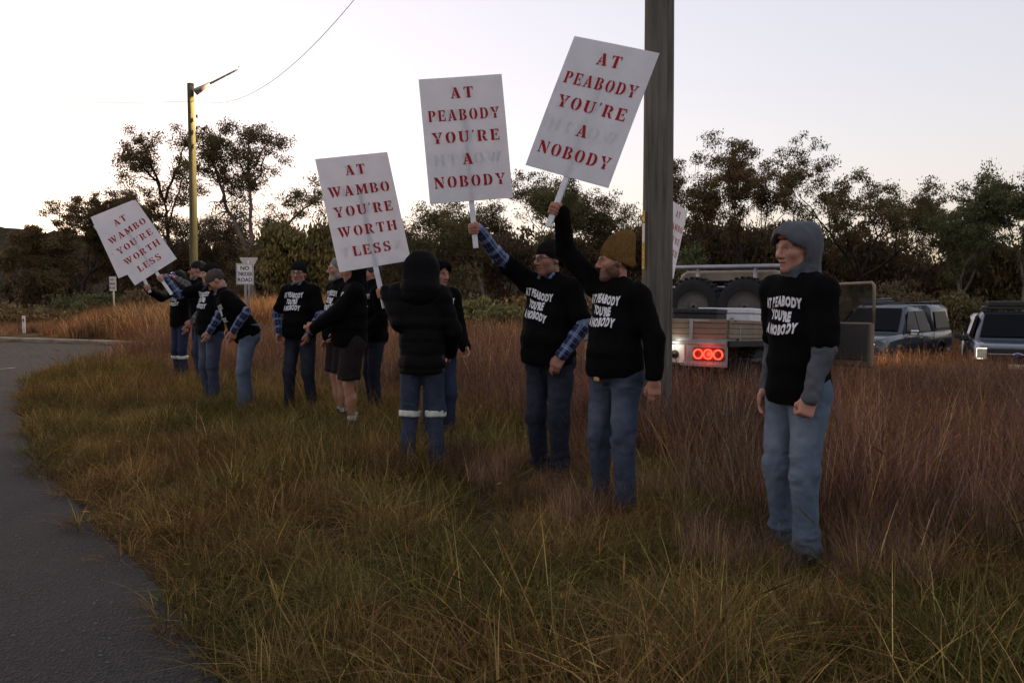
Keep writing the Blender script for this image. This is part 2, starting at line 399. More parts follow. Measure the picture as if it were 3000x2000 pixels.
def hand_prims(s, w, d, n, t, mode, fa):
    """w wrist, d towards the fingers, n palm normal, t towards the thumb side"""
    w, d, n, t = (np.asarray(v, float) for v in (w, _n(d), _n(n), _n(t)))
    P = lambda a, b, c: w + (d * a + t * b + n * c) * .93
    M = np.stack([d, t, n])
    s.cone(w - fa * .07, w, .029, .026, k=.02); s.cone(w, P(.02, 0, 0), .026, .025, k=.02)
    s.box(P(.055, 0, .0), (.043, .041, .015), M, rd=.014, k=.02)
    s.cone(P(.02, .02, .012), P(.05, .03, .014), .018, .015, k=.015)
    for b, ln, r in ((.030, .072, .0098), (.010, .080, .0102), (-.011, .074, .0098), (-.030, .058, .0088)):
        k0 = P(.092 - abs(b - .01) * .2, b, 0)
        if mode == 'grip':
            q = ln / .08; a = k0 + n * .030 * q + d * .014; bb = a + n * .022 - d * .026; c = bb - n * .012 - d * .022
            s.chain([k0, a, bb, c], [r * 1.1, r, r * .95, r * .85], k=.006)
        elif mode == 'fist':
            a = k0 + n * .034 + d * .006; bb = a + n * .008 - d * .030; c = bb - n * .016 - d * .012
            s.chain([k0, a, bb, c], [r * 1.1, r, r * .95, r * .85], k=.006)
        else:
            cu = (.35, .75, 1.1) if mode == 'relax' else (.1, .2, .3)
            p = k0; pts = [p]; 
            for i, f in enumerate((.45, .32, .25)):
                p = p + (d * math.cos(cu[i] + (.25 if b < 0 else 0)) + n * math.sin(cu[i] + (.25 if b < 0 else 0))) * ln * f; pts.append(p)
            s.chain(pts, [r * 1.1, r, r * .92, r * .8], k=.006)
    if mode in ('grip', 'fist'): s.chain([P(.022, .03, .008), P(.052, .046, .026), P(.080, .034, .046), P(.092, .018, .052)], [.014, .0125, .011, .0095], k=.01)
    else: s.chain([P(.022, .03, .006), P(.052, .05, .018), P(.078, .055, .026), P(.098, .052, .03)], [.014, .0125, .011, .009], k=.01)
def ik(S, W, l1, l2, hint):
    S, W = np.asarray(S, float), np.asarray(W, float); v = W - S; D = np.linalg.norm(v)
    if D > (l1 + l2) * .995: f = D / ((l1 + l2) * .995); l1 *= f; l2 *= f
    a = (l1 * l1 - l2 * l2 + D * D) / (2 * D); h = math.sqrt(max(l1 * l1 - a * a, 0)); u = v / D
    q = np.asarray(hint, float); q = _n(q - u * (q @ u)); return S + u * a + q * h
def rot3(yaw, pitch, roll=0):
    return np.array((Matrix.Rotation(R(yaw), 3, 'Z') @ Matrix.Rotation(R(pitch), 3, 'X') @ Matrix.Rotation(R(roll), 3, 'Y')))
def text_mesh(txt, size, offset=0, shear=0, sx=1.0, align='CENTER', spacing=1.0):
    c = bpy.data.curves.new('t', 'FONT'); c.body = txt; c.size = size; c.offset = offset; c.shear = shear; c.align_x = align; c.space_character = spacing
    c.resolution_u = 2
    o = bpy.data.objects.new('t', c); COL.objects.link(o); bpy.context.view_layer.update()
    me = bpy.data.meshes.new_from_object(o.evaluated_get(bpy.context.evaluated_depsgraph_get()))
    bpy.data.objects.remove(o); bpy.data.curves.remove(c)
    V = np.array([v.co[:] for v in me.vertices]); V[:, 0] *= sx; F = [tuple(p.vertices) for p in me.polygons]; bpy.data.meshes.remove(me)
    return V, F
def fold(V, F, kind, amp=1.0, seed=0):
    N = vnormals(V, F); o = seed * 7.31; z = V[:, 2]
    if kind == 'puffer':
        ph = (z + .02 * vnoise(V * 5 + o)) / .105
        d = .009 * (np.abs(np.sin(np.pi * ph)) ** .6 - .6) + .006 * vnoise(V * 18 + o)
    elif kind == 'jeans':
        W = V + .05 * np.stack([vnoise(V * 6 + o), vnoise(V * 6 + o + 31), vnoise(V * 6 + o + 57)], 1)
        a = vnoise(W * np.array([11, 11, 13]) + o); b = vnoise(W * np.array([24, 24, 27]) + o + 9); c = vnoise(V * 7 + o + 4)
        bunch = .30 + 1.0 * np.exp(-((z - .50) / .10) ** 2) + 1.7 * np.exp(-((z - .13) / .09) ** 2) + .7 * np.exp(-((z - .84) / .06) ** 2)
        d = (.010 * (.45 - np.abs(a)) + .005 * (.4 - np.abs(b))) * bunch + .006 * c
    elif kind == 'rib':
        th = np.arctan2(V[:, 1], V[:, 0]); d = .0022 * np.sin(th * 46) + .0016 * vnoise(V * 40 + o)
    elif kind == 'sleeve':
        W = V + .04 * np.stack([vnoise(V * 9 + o), vnoise(V * 9 + o + 31), vnoise(V * 9 + o + 57)], 1); a = vnoise(W * 17 + o); d = .012 * (.42 - np.abs(a)) + .004 * vnoise(V * 34 + o)
    else:
        a = vnoise(np.c_[V[:, 0] * 6 + z * 4, V[:, 1] * 6, z * 9 - V[:, 0] * 5] + o); b = vnoise(np.c_[V[:, 0] * 13, V[:, 1] * 13, z * 7] + o)
        W = V + .06 * np.stack([vnoise(V * 5 + o), vnoise(V * 5 + o + 31), vnoise(V * 5 + o + 57)], 1); c = vnoise(W * 15 + o + 8)
        d = .009 * (.5 - np.abs(a)) + .005 * b + .006 * (.4 - np.abs(c))
    return V + N * (d * amp)[:, None]
def sgn_last(an, legs): return an is legs[-1][2]
TONE = (.36, .185, .13)
def build_person(label, base, face, H=1.78, q=1.0, w=1.0, belly=0, lean=0, side=0, head=(0, 0, 0), arms=None, feet=None, stance=.1,
                 top=None, under=None, bottom=None, gear=(), hair=(.03, .02, .015), beard=0, stub=None, tone=TONE, text=None, shoe=M_SHOE, seed=0, hand='relax', group=None):
    s = H / 1.78; bz = gz(*base)
    root = empty('person', (base[0], base[1], bz), R(face), label=label, cat='person'); root.scale = (s, s, s)
    if group: root['group'] = group
    Mw = Matrix.Translation((base[0], base[1], bz)) @ Matrix.Rotation(R(face), 4, 'Z') @ Matrix.Scale(s, 4); Mi = Mw.inverted()
    toL = lambda v: np.array(Mi @ Vector(v)); toLd = lambda v: _n(np.array(Mi.to_3x3() @ Vector(v)))
    up = np.array([math.sin(R(side)), -math.sin(R(lean)), math.cos(R(lean)) * math.cos(R(side))]); up = _n(up); X = _n(np.array([1, 0, 0]) - up * up[0]); FR = np.cross(X, up)
    pel = np.array([0, .0, .94]); A = lambda t, f=0, x=0: pel + up * t + FR * f + X * x
    if lean > 20: pel = pel + np.array([0, .10 * math.sin(R(lean)), 0])
    neck = A(.54); arms = arms or {}
    hc = A(.60) + FR * .022 + up * .03 + np.array([0, 0, .062]); HR = rot3(*head)       # head centre and rotation
    # --- joints
    J = {}
    for g, sg in (('R', -1), ('L', 1)):
        a = arms.get(g, {}); S = A(.478, 0, sg * .166 * w); hint = np.array(a.get('hint', (sg * .5, .8, -.3)))
        if 'grip' in a:
            G = toL(a['grip']); t = toLd(a['axis']); dd = G - S; d = _n(dd - t * (dd @ t)); n = np.cross(t, d) if g == 'R' else np.cross(d, t)
            S = S + _n(dd) * .03 + up * .035 * max(0, _n(dd)[2] + .4); W = G - d * .068 - n * .024
            l1_, l2_ = a.get('len', (.30, .27)); E = ik(S, W, l1_, l2_, hint); J[g] = (S, E, W, _n(d * .8 + _n(W - E) * .0), n, t, 'grip')
        else:
            if 'wristpx' in a: W = toL(at(*a['wristpx']))
            else: W = pel + np.array(a.get('wrist', (sg * .27 * w, -.03, -.08)))
            E = ik(S, W, .29, .26, hint); f = _n(W - E); d = _n(np.array(a['d'], float)) if 'd' in a else f
            n = np.array(a.get('palm', (-sg, -.2, 0)), float); n = _n(n - d * (n @ d)); t = np.cross(d, n) if g == 'R' else np.cross(n, d)
            J[g] = (S, E, W, d, n, t, a.get('hand', hand))
    ft = feet or ((-stance, .02, 8), (stance, -.02, 8)); legs = []
    for (fx, fy, _), sg in zip(ft, (-1, 1)):
        hip = pel + np.array([sg * .088 * w, 0, -.04]); an = np.array([fx, fy, .085]); ln = np.linalg.norm(an - hip) * .5015; kn = ik(hip, an, ln, ln, (sg * .15, -1, 0)); legs.append((hip, kn, an))
    # --- body: one skin mesh (coarse under the clothes, fine head and hands)
    B = Shape()
    tn = [(-.06, .15, .10), (.10, .135, .10), (.30, .15, .10), (.44, .13, .08), (.52, .06, .06)]
    for (t0, a0, b0), (t1, a1, b1) in zip(tn, tn[1:]): B.eseg(A(t0), A(t1), (a0 * w, b0), (a1 * w, b1), X, k=.03)
    B.cone(A(.50), hc + HR @ np.array([0, .022, -.06]), .060, .056, k=.03)
    for g in 'RL':
        S, E, W = J[g][:3]; B.cone(A(.45), S, .05, .05); B.cone(S, E, .048, .038); B.cone(E, W, .038, .027)
    lg = 1.0 if bottom.get('kind') == 'shorts' else .72
    for hip, kn, an in legs: B.cone(hip, kn, .075 * lg, .052 * lg); B.cone(kn, an, .052 * lg, .036 * lg); B.cone(kn * .62 + an * .38 + np.array([0, .02, 0]) * lg, kn * .5 + an * .5, .052 * lg, .05 * lg); B.cone(an, an + np.array([0, -.10, -.05]), .036, .03)
    V, F = B.mesh(.022 if bottom.get('kind') != 'shorts' else .011); V = relax(V, F, 2); Cc = np.tile(np.array(tone), (len(V), 1))
    hv = .0046 * q; Hs, HF = head_shape(beard=beard > .5).mesh(hv); hcol = skin_cols(Hs, tone, hair, beard, stub or hair); HV = Hs @ HR.T + hc
    Vs, Fs, Cs = [V, HV], [F, HF + len(V)], [Cc, hcol]; nv = len(V) + len(HV)
    for g in 'RL':
        S, E, W, d, n, t, mode = J[g]
        hsd = Shape(); hand_prims(hsd, W, d, n, t, mode, _n(W - E)); hV, hF = hsd.mesh(.0046 * q)
        Vs.append(hV); Fs.append(hF + nv); nv += len(hV); Cs.append(np.tile(np.array(tone) * (1.0, .93, .9), (len(hV), 1)))
    me = mesh_np('body', np.concatenate(Vs), np.concatenate(Fs)); set_col(me, np.concatenate(Cs)); link('body', me, M_SKIN, root)
    cv = .0085 * q
    def emit(name, sh, mat, vox=None, kind=None, amp=1.0, parent=None, rx=1, attr=None, cols=None):
        V, F = sh.mesh(vox or cv); V = relax(V, F, rx)
        if kind: V = fold(V, F, kind, amp, seed)
        me = mesh_np(name, V, F)
        if attr is not None:
            at_ = me.attributes.new('sleeve', 'FLOAT_VECTOR', 'POINT'); at_.data.foreach_set('vector', attr(V).astype(np.float32).ravel())
        if cols is not None: set_col(me, cols(V, vnormals(V, F)))
        return link(name, me, mat, parent or root), V, F
    # --- trousers or shorts
    bk = bottom.get('kind', 'jeans'); T = Shape(); lw = bottom.get('wide', 1.0)
    T.eseg(pel + (0, 0, .10), pel + (0, 0, -.03), (.165 * w, .125 + belly * .2), (.178 * w, .132), (1, 0, 0), k=.02)
    T.ell(pel + (0, .05, -.06), (.14 * w, .09, .09), k=.05)
    for hip, kn, an in legs:
        if bk == 'shorts':
            e = hip * .18 + kn * .82; T.cone(hip, e, .108 * lw, .108 * lw, k=.04); T.cut(e + (0, 0, -.03), (0, 0, -1)) if sgn_last(an, legs) else None
        else:
            T.cone(hip, kn, .096 * lw, .068 * lw, k=.035); T.cone(kn, an + (0, .005, .02), .068 * lw, .060 * lw, k=.03)
    if bk != 'shorts': T.cut((0, 0, .055), (0, 0, -1))
    T.cut(pel + (0, 0, .11), (0, 0, 1))
    def jc(V, N):
        z = V[:, 2]; m = .75 * np.exp(-((z - .70) / .15) ** 2) * np.clip(-N[:, 1] * 1.2 - .1, 0, 1) * (.6 + .5 * vnoise(V * np.array([14, 14, 30]))) + .25 * np.exp(-((z - .45) / .1) ** 2) * np.clip(-N[:, 1], 0, 1) + .12 * np.clip(vnoise(V * np.array([30, 30, 60])), 0, 1)
        return np.repeat(np.clip(m, 0, 1)[:, None], 3, 1)
    jo, jV, jF = emit('shorts' if bk == 'shorts' else bottom.get('name', 'jeans'), T, bottom['mat'], kind='jeans', amp=bottom.get('fold', 1.0), cols=jc)
    if bottom.get('band'):
        for hip, kn, an in legs:
            ss = Shape(); d = _n(an - kn); z0 = kn + d * bottom['band']; ss.cone(kn - d * .06, an, .072 * lw + .017, .062 * lw + .017); ss.cut(z0, -d, .003); ss.cut(z0 + d * .052, d, .003)
            emit('reflective_band', ss, M_BAND, vox=max(.007 * q, .006), parent=jo)
    # --- shoes (and socks with shorts)
    for (hip, kn, an), (fx, fy, toe) in zip(legs, ft):
        ss = Shape(); f = np.array([math.sin(R(toe)) * (1 if fx > 0 else -1), -math.cos(R(toe)), 0]); u = np.array([-f[1], f[0], 0]); M = np.stack([u, f, (0, 0, 1)])
        b0 = np.array([an[0], an[1], 0])
        ss.ell(b0 + f * .03 + (0, 0, .05), (.045, .10, .05), M, k=.02); ss.ell(b0 + f * .125 + (0, 0, .035), (.048, .075, .04), M, k=.03); ss.cone(b0 + (0, 0, .04), b0 + (0, 0, .13), .05, .047, k=.02); ss.cut((0, 0, 0.002), (0, 0, -1))
        so, _, _ = emit('shoe', ss, shoe, vox=.010 * max(q, 1))
        if shoe is M_MAROON:
            cp = Shape(); cp.ell(b0 + f * .155 + (0, 0, .03), (.046, .05, .034), M); cp.cut((0, 0, .003), (0, 0, -1)); emit('toe_cap', cp, M_RUBBER, vox=.009 * q, parent=so)
        if bk == 'shorts':
            sk = Shape(); sk.cone(an + (0, 0, .0), an + (0, 0, .09), .045, .047); sk.cut(an + (0, 0, .095), (0, 0, 1)); emit('sock', sk, M_SOCK, vox=.009 * q)
    # --- garments on the upper body
    def torso(sh, hem, ex=0, k=.035):
        tn = [(hem - .03, .177, .136 + belly * .4, belly * .3), (hem + .07, .174, .134 + belly * .5, belly * .4), (.12, .168, .128 + belly * .6, belly * .6), (.28, .172, .124 + belly * .25, belly * .15), (.42, .158, .108, -.004), (.495, .125, .092, -.008), (.555, .078, .074, -.003)]
        for (t0, a0, b0, f0), (t1, a1, b1, f1) in zip(tn, tn[1:]):
            sh.eseg(A(t0, f0), A(t1, f1), (a0 * w + ex, b0 + ex), (a1 * w + ex, b1 + ex), X, k=k)
        for sg, g in ((-1, 'R'), (1, 'L')): sh.cone(A(.455, 0, sg * .07), J[g][0] - up * .008, .080 + ex, .066 + ex, k=k); sh.cone(A(.53, -.01, sg * .045), J[g][0] + up * .018, .048 + ex, .04 + ex, k=.05)
    def sleeves(sh, end, ex=0, start=0, k=.03, which='RL', cuff=.0):
        for g in which:
            S, E, W = J[g][:3]; e = end.get(g, 2.0) if isinstance(end, dict) else end
            if start < 1:
                f = min(e, 1.0); sh.cone(S + (E - S) * start, S + (E - S) * f, .069 + ex - .010 * start, .069 + ex - .010 * f, k=k)
            if e > 1: f = e - 1; a = max(0, start - 1); sh.cone(E + (W - E) * a, E + (W - E) * f, .060 + ex, .060 + ex - (.016 - cuff) * f, k=.02)
    def arm_uv(V):
        O = np.zeros((len(V), 3)); best = np.full(len(V), 9.)
        for g in 'RL':
            S, E, W = J[g][:3]; L1 = np.linalg.norm(E - S)
            for a, b, o0 in ((S, E, 0), (E, W, L1)):
                ax = _n(b - a); Ln = np.linalg.norm(b - a); rel = V - a; h = rel @ ax; hcl = np.clip(h, 0, Ln); dist = np.linalg.norm(rel - hcl[:, None] * ax, axis=1)
                u = _n(np.cross(ax, (.3, .8, .5))); v = np.cross(ax, u); th = np.arctan2(rel @ v, rel @ u); m = dist < best; best[m] = dist[m]
                O[m, 0] = th[m] * .054; O[m, 1] = o0 + h[m]
        return O + 5
    tk = top['kind']; hem = top.get('hem', -.06); tex = {'tee': .008, 'sweat': .004, 'puffer': .018, 'jacket': .012}[tk]
    if under:
        ue = under.get('ex', 0); name = under.get('name', 'shirt')
        for g in 'RL':
            us = Shape(); te = top.get('end', 2.0); te = te.get(g, 2.0) if isinstance(te, dict) else te
            sleeves(us, under.get('end', 2.0), ex=ue - .006, start=max(.1, te - .10), cuff=.004, which=g)
            emit(name + '_sleeve', us, under['mat'], kind='sleeve', amp=under.get('fold', 1), attr=arm_uv, vox=.0075 * q)
        us = Shape(); us.eseg(A(.50), A(.585, .006), (.10, .085), (.066, .069), X, k=.02)
        if under.get('collar', True): us.cone(A(.580, .045, -.055), A(.556, .088, -.045), .014, .012, k=.01); us.cone(A(.580, .045, .055), A(.556, .088, .045), .014, .012, k=.01)
        us.cut(A(.590), up + FR * -.25, .006); emit(name + '_collar', us, under['mat'], attr=lambda V: V * 1.0 + 5, vox=.0075 * q)
    ts = Shape(); torso(ts, hem, tex); sleeves(ts, top.get('end', 2.0), ex=tex if tk != 'puffer' else .008, cuff=.01 if tk == 'tee' else .0)
    if tk == 'puffer' or top.get('collar'): ts.cone(A(.50), A(.585, .01), .095, .085, k=.03)
    ts.cut(A(hem), -up, .012)
    to, tV, tF = emit(top.get('name', 't_shirt'), ts, top['mat'], kind='puffer' if tk == 'puffer' else 'shirt', amp=top.get('fold', 1))
    if text:
        bvh = BVHTree.FromPolygons([Vector(v) for v in tV], [tuple(f) for f in tF]); tv, tf = [], []
        for line, txt in enumerate(("AT PEABODY", "YOU'RE", "A NOBODY")):
            v2, f2 = text_mesh(txt, text.get('size', .062), .0036, .14, .62, spacing=1.14); base_n = len(tv)
            for (x, y, _) in v2:
                y = y * 1.18 + .006 * math.sin(x * 31 + line * 2 + seed) + x * text.get('slope', 0); x = x + text.get('x', 0); p = A(text.get('s', .37) + (1 - line) * text.get('gap', .072) - .02 + y, .6, x)
                h = bvh.ray_cast(Vector(p), Vector(-FR)); tv.append(None if h[0] is None else np.array(h[0]) + FR * .005)
            for f in f2:
                ids = [base_n + i for i in f]
                if any(tv[i] is None for i in ids): continue
                zz = [tv[i] @ FR for i in ids]
                if max(zz) - min(zz) < .05: tf.append(ids)
        tv = [np.zeros(3) if v is None else v for v in tv]
        used = sorted({i for f in tf for i in f}); mp = {i: j for j, i in enumerate(used)}
        me = bpy.data.meshes.new('lettering'); me.from_pydata([tuple(tv[i]) for i in used], [], [tuple(mp[i] for i in f) for f in tf]); me.update()
        link('lettering', me, M_LETTER, to)
    # --- head gear, all in head space then moved
    def hemit(name, sh, mat, vox=None, kind=None, parent=None, rx=1, amp=1.0):
        V, F = sh.mesh(vox or .0055 * q); V = relax(V, F, rx)
        if kind: V = fold(V, F, kind, amp, seed)
        V = V @ HR.T + hc; return link(name, mesh_np(name, V, F), mat, parent or root)
    for gname in gear:
        h = Shape()
        if gname in ('beanie', 'beanie_slouch'):
            h.ell((0, .016, .040), (.0885, .109, .102), k=.01); h.ell((0, .03, -.01), (.0885, .10, .07), k=.02)
            if gname == 'beanie_slouch': h.ell((0, .045, .110), (.070, .085, .078), k=.05); h.ell((0, .090, .160), (.040, .040, .030), k=.05)
            h.cut((0, -.09, .034), (0, -.42, -1), .008)
            b = hemit('beanie', h, top.get('beanie', M_CHAR), vox=.0042 * q, kind='rib')
        elif gname == 'cap':
            h.ell((0, .012, .045), (.086, .106, .088), k=.01); h.cut((0, 0, .022), (0, 0, -1), .006); m = top.get('cap', M_DARKCAP)
            c = hemit('cap', h, m); b = Shape(); b.ell((0, -.105, .030), (.068, .085, .010), rot3(0, 14).T, k=.01); hemit('cap_peak', b, m, parent=None)
        elif gname == 'hair':
            h.ell((0, .020, .042), (.084, .104, .090), k=.01); h.ell((0, -.075, -.02), (.07, .075, .082), k=.015, sub=True); h.cut((0, .02, -.05), (0, -.3, -1), .01)
            hemit('hair', h, pmat('hair', hair, .7, noise=(60, tuple(c * .5 for c in hair), 4), bump=(120, .8, .006)), kind='sleeve', amp=.6)
        elif gname == 'fringe':
            h.ell((0, -.035, .072), (.062, .058, .036), k=.01); h.cut((0, -.07, .052), (0, .5, -1), .006); hemit('hair', h, pmat('red_hair', hair, .7, noise=(60, tuple(c * .5 for c in hair), 4), bump=(120, .8, .006)), kind='sleeve', amp=.5)
        elif gname == 'hood':
            h.ell((0, .028, .018), (.103, .118, .122), k=.02); h.ell((0, -.045, .050), (.092, .080, .086), k=.05); h.ell((0, .085, .075), (.06, .06, .05), k=.06); h.cone((0, .030, -.05), (0, .036, -.165), .090, .104, k=.05); h.cone((0, -.035, -.130), (0, .0, -.165), .052, .08, k=.04)
            h.cut((0, -.098, .02), (0, -1, -.22), .006); h.ell((0, -.004, .000), (.090, .112, .108), k=.02, sub=True); h.cone((0, -.05, -.004), (0, -.26, -.02), .080, .088, k=.015, sub=True); h.cone((0, .02, -.05), (0, .03, -.2), .058, .058, k=.02, sub=True)
            hemit('hood', h, top.get('hood', M_BLACK), vox=.0065 * q, kind='sleeve', rx=2, amp=.75)
        elif gname == 'big_hood':
            h.ell((0, .020, .012), (.136, .142, .136), k=.02); h.ell((0, -.05, .03), (.115, .10, .11), k=.05); h.cone((0, .03, -.05), (0, .035, -.16), .135, .165, k=.06)
            h.ell((0, .0, .0), (.092, .108, .112), k=.02, sub=True); h.ell((0, -.16, -.03), (.080, .146, .114), k=.02, sub=True)
            hemit('hood', h, top.get('hood', M_BLACK), kind='puffer', rx=2, amp=.5)
        elif gname == 'glasses':
            mb = MB(); Hm = Matrix([list(HR[i]) + [hc[i]] for i in range(3)] + [[0, 0, 0, 1]])
            for g in (-1, 1):
                ring = [Hm @ Vector((g * .033 + .022 * math.cos(a), -.108 + .02 * abs(g * .033 + .022 * math.cos(a)) * 6 * .08, .004 + .017 * math.sin(a))) for a in np.linspace(0, 2 * math.pi, 16, endpoint=False)]
                mb.tube(ring, .0022, 5, closed=True); mb.tube([Hm @ Vector((g * .055, -.104, .008)), Hm @ Vector((g * .080, -.06, .010)), Hm @ Vector((g * .083, .01, .006))], .0022, 5)
            mb.tube([Hm @ Vector((-.011, -.109, .008)), Hm @ Vector((.011, -.109, .008))], .002, 5); go = mb.build('glasses', M_GLASSF, root, True)
        elif gname == 'sunglasses_up':
            h.ell((0, -.060, .085), (.070, .040, .022), rot3(0, -35).T, k=.01); hemit('sunglasses', h, M_MIRROR)
    return dict(root=root, J=J, Mw=Mw, hc=hc, A=A, toL=toL)

# ------------------------------------------------------------------ stencil lettering
def _stem(x, y0=0, y1=10, wd=2.5, sf=.55):
    return [(x - sf, y0), (x + wd + sf, y0), (x + wd + sf, y0 + .8), (x + wd, y0 + 1.1), (x + wd, y1 - 1.1), (x + wd + sf, y1 - .8), (x + wd + sf, y1), (x - sf, y1), (x - sf, y1 - .8), (x, y1 - 1.1), (x, y0 + 1.1), (x - sf, y0 + .8)]
def _bowl(cx, cy, ro, ri, a0, a1, n=9):
    A = np.radians(np.linspace(a0, a1, n)); return [(cx + ro[0] * math.cos(a), cy + ro[1] * math.sin(a)) for a in A] + [(cx + ri[0] * math.cos(a), cy + ri[1] * math.sin(a)) for a in A[::-1]]
GL = {
 'A': (9.2, [[(5.0, 0), (9.2, 0), (9.2, .8), (8.5, .8), (5.6, 10), (3.4, 10), (3.1, 9.4), (5.8, .8), (5.0, .8)], [(0, 0), (2.7, 0), (2.7, .8), (1.9, .8), (2.4, 2.6), (4.5, 2.6), (4.2, 3.5), (2.65, 3.5), (3.4, 6.0), (2.9, 7.6), (.9, .8), (0, .8)]]),
 'T': (8.4, [_stem(2.95), [(0, 6.9), (.5, 6.9), (1.0, 8.7), (2.1, 9.1), (2.1, 10), (0, 10)], [(8.4, 6.9), (7.9, 6.9), (7.4, 8.7), (6.3, 9.1), (6.3, 10), (8.4, 10)]]),
 'P': (8.0, [_stem(.55), _bowl(4.0, 7.2, (4.0, 2.8), (1.4, 2.0), -88, 88)]),
 'E': (7.8, [_stem(.55), [(3.9, 0), (7.8, 0), (7.8, 3.2), (7.3, 3.2), (6.6, 1.0), (3.9, 1.0)], [(3.9, 4.6), (5.2, 4.6), (5.5, 3.6), (6.0, 3.6), (6.0, 6.6), (5.5, 6.6), (5.2, 5.5), (3.9, 5.5)], [(3.9, 9.0), (6.4, 9.0), (7.0, 7.0), (7.5, 7.0), (7.5, 10), (3.9, 10)]]),
 'B': (8.3, [_stem(.55), _bowl(4.0, 7.55, (3.7, 2.45), (1.2, 1.7), -85, 88), _bowl(4.0, 2.6, (4.3, 2.6), (1.6, 1.8), -88, 85)]),
 'O': (9.0, [_bowl(4.1, 5, (4.1, 5.1), (1.5, 4.3), 92, 268, 11), _bowl(4.9, 5, (4.1, 5.1), (1.5, 4.3), -88, 88, 11)]),
 'D': (8.8, [_stem(.55), _bowl(4.1, 5, (4.7, 5.0), (2.1, 4.1), -88, 88, 11)]),
 'Y': (9.2, [[(2.9, 0), (6.5, 0), (6.5, .8), (5.9, 1.0), (5.9, 4.2), (3.4, 4.6), (3.4, 1.0), (2.9, .8)], [(-.2, 10), (4.0, 10), (4.0, 9.2), (3.2, 9.0), (5.3, 4.9), (3.2, 5.2), (.6, 9.1), (-.2, 9.2)], [(6.0, 10), (9.4, 10), (9.4, 9.2), (8.6, 9.0), (6.5, 4.9), (5.8, 5.6), (7.4, 9.0), (6.0, 9.2)]]),
 'U': (9.2, [[(-.1, 10), (3.6, 10), (3.6, 9.2), (3.1, 9.0), (3.1, 3.0), (3.4, 1.6), (4.3, 1.0), (4.3, 0), (2.4, .3), (.8, 1.5), (.5, 3.0), (.5, 9.0), (-.1, 9.2)], [(6.2, 10), (9.2, 10), (9.2, 9.2), (8.3, 9.0), (8.3, 3.0), (7.6, 1.0), (5.0, 0), (5.0, 1.0), (6.7, 1.8), (7.1, 3.2), (7.1, 9.0), (6.2, 9.2)]]),
 "'": (1.8, [[(.3, 8.0), (1.0, 8.0), (1.7, 9.6), (1.5, 10.6), (.3, 10.6)]]),
 'R': (9.0, [_stem(.55), _bowl(4.0, 7.4, (3.9, 2.6), (1.4, 1.8), -80, 88), [(4.3, 4.3), (6.0, 4.6), (7.9, .9), (9.0, .8), (9.0, 0), (6.3, 0), (4.0, 4.0)]]),
 'N': (9.6, [[(0, 0), (2.6, 0), (2.6, .8), (1.9, 1.0), (1.9, 7.3), (.9, 8.6), (.9, 1.0), (0, .8)], [(0, 10), (3.0, 10), (8.4, 2.6), (8.4, 0), (6.8, 0), (.2, 9.2)], [(7.0, 10), (9.6, 10), (9.6, 9.2), (8.8, 9.0), (8.8, 3.4), (7.9, 4.4), (7.9, 9.0), (7.0, 9.2)]]),
 'W': (13, [[(-.2, 10), (3.6, 10), (3.6, 9.2), (3.1, 9.0), (5.0, 2.6), (4.1, 0), (3.2, 0), (.6, 9.0), (-.2, 9.2)], [(4.4, 10), (8.0, 10), (8.0, 9.2), (7.5, 9.0), (9.4, 2.6), (8.6, 0), (7.6, 0), (5.1, 8.8), (4.4, 9.2)], [(9.6, 10), (13, 10), (13, 9.2), (12.2, 9.0), (9.9, 1.6), (9.3, 4.0), (10.9, 9.0), (9.6, 9.2)]]),
 'M': (12, [[(0, 0), (2.8, 0), (2.8, .8), (2.0, 1.0), (2.2, 6.2), (1.2, 8.8), (.9, 1.0), (0, .8)], [(.2, 10), (3.4, 10), (5.9, 3.8), (5.2, 0), (4.6, 0), (1.2, 9.2), (.2, 9.2)], [(8.6, 10), (11.8, 10), (11.8, 9.2), (11.2, 9.0), (11.4, 1.0), (12, .8), (12, 0), (8.2, 0), (8.2, .8), (8.8, 1.0), (8.7, 7.6), (6.2, 1.6), (6.0, 3.6)]]),
 'H': (9.8, [_stem(.55), _stem(6.7), [(3.9, 4.5), (5.9, 4.5), (5.9, 5.6), (3.9, 5.6)]]),
 'L': (7.4, [_stem(.55), [(3.9, 0), (7.4, 0), (7.4, 3.8), (6.9, 3.8), (6.1, 1.0), (3.9, 1.0)]]),
 'S': (7.6, [[(3.5, 10.1), (1.6, 9.7), (.3, 8.4), (.2, 6.9), (1.2, 5.6), (4.3, 4.0), (5.0, 3.0), (4.7, 1.6), (3.6, .9), (3.6, -.1), (5.8, .3), (7.2, 1.6), (7.4, 3.4), (6.4, 4.9), (3.0, 6.6), (2.4, 7.5), (2.6, 8.6), (3.5, 9.2)], [(4.2, 10.1), (5.6, 9.8), (6.3, 10.1), (6.8, 10.1), (6.9, 7.1), (6.4, 7.1), (5.6, 8.7), (4.2, 9.2)], [(2.9, -.1), (1.5, .2), (.9, -.1), (.3, -.1), (.2, 3.2), (.7, 3.2), (1.6, 1.5), (2.9, .9)]]),
}
M_RED = pmat('red_paint', (.37, .013, .015), .8, spec=.15, noise=(70, (.26, .009, .011), 4))
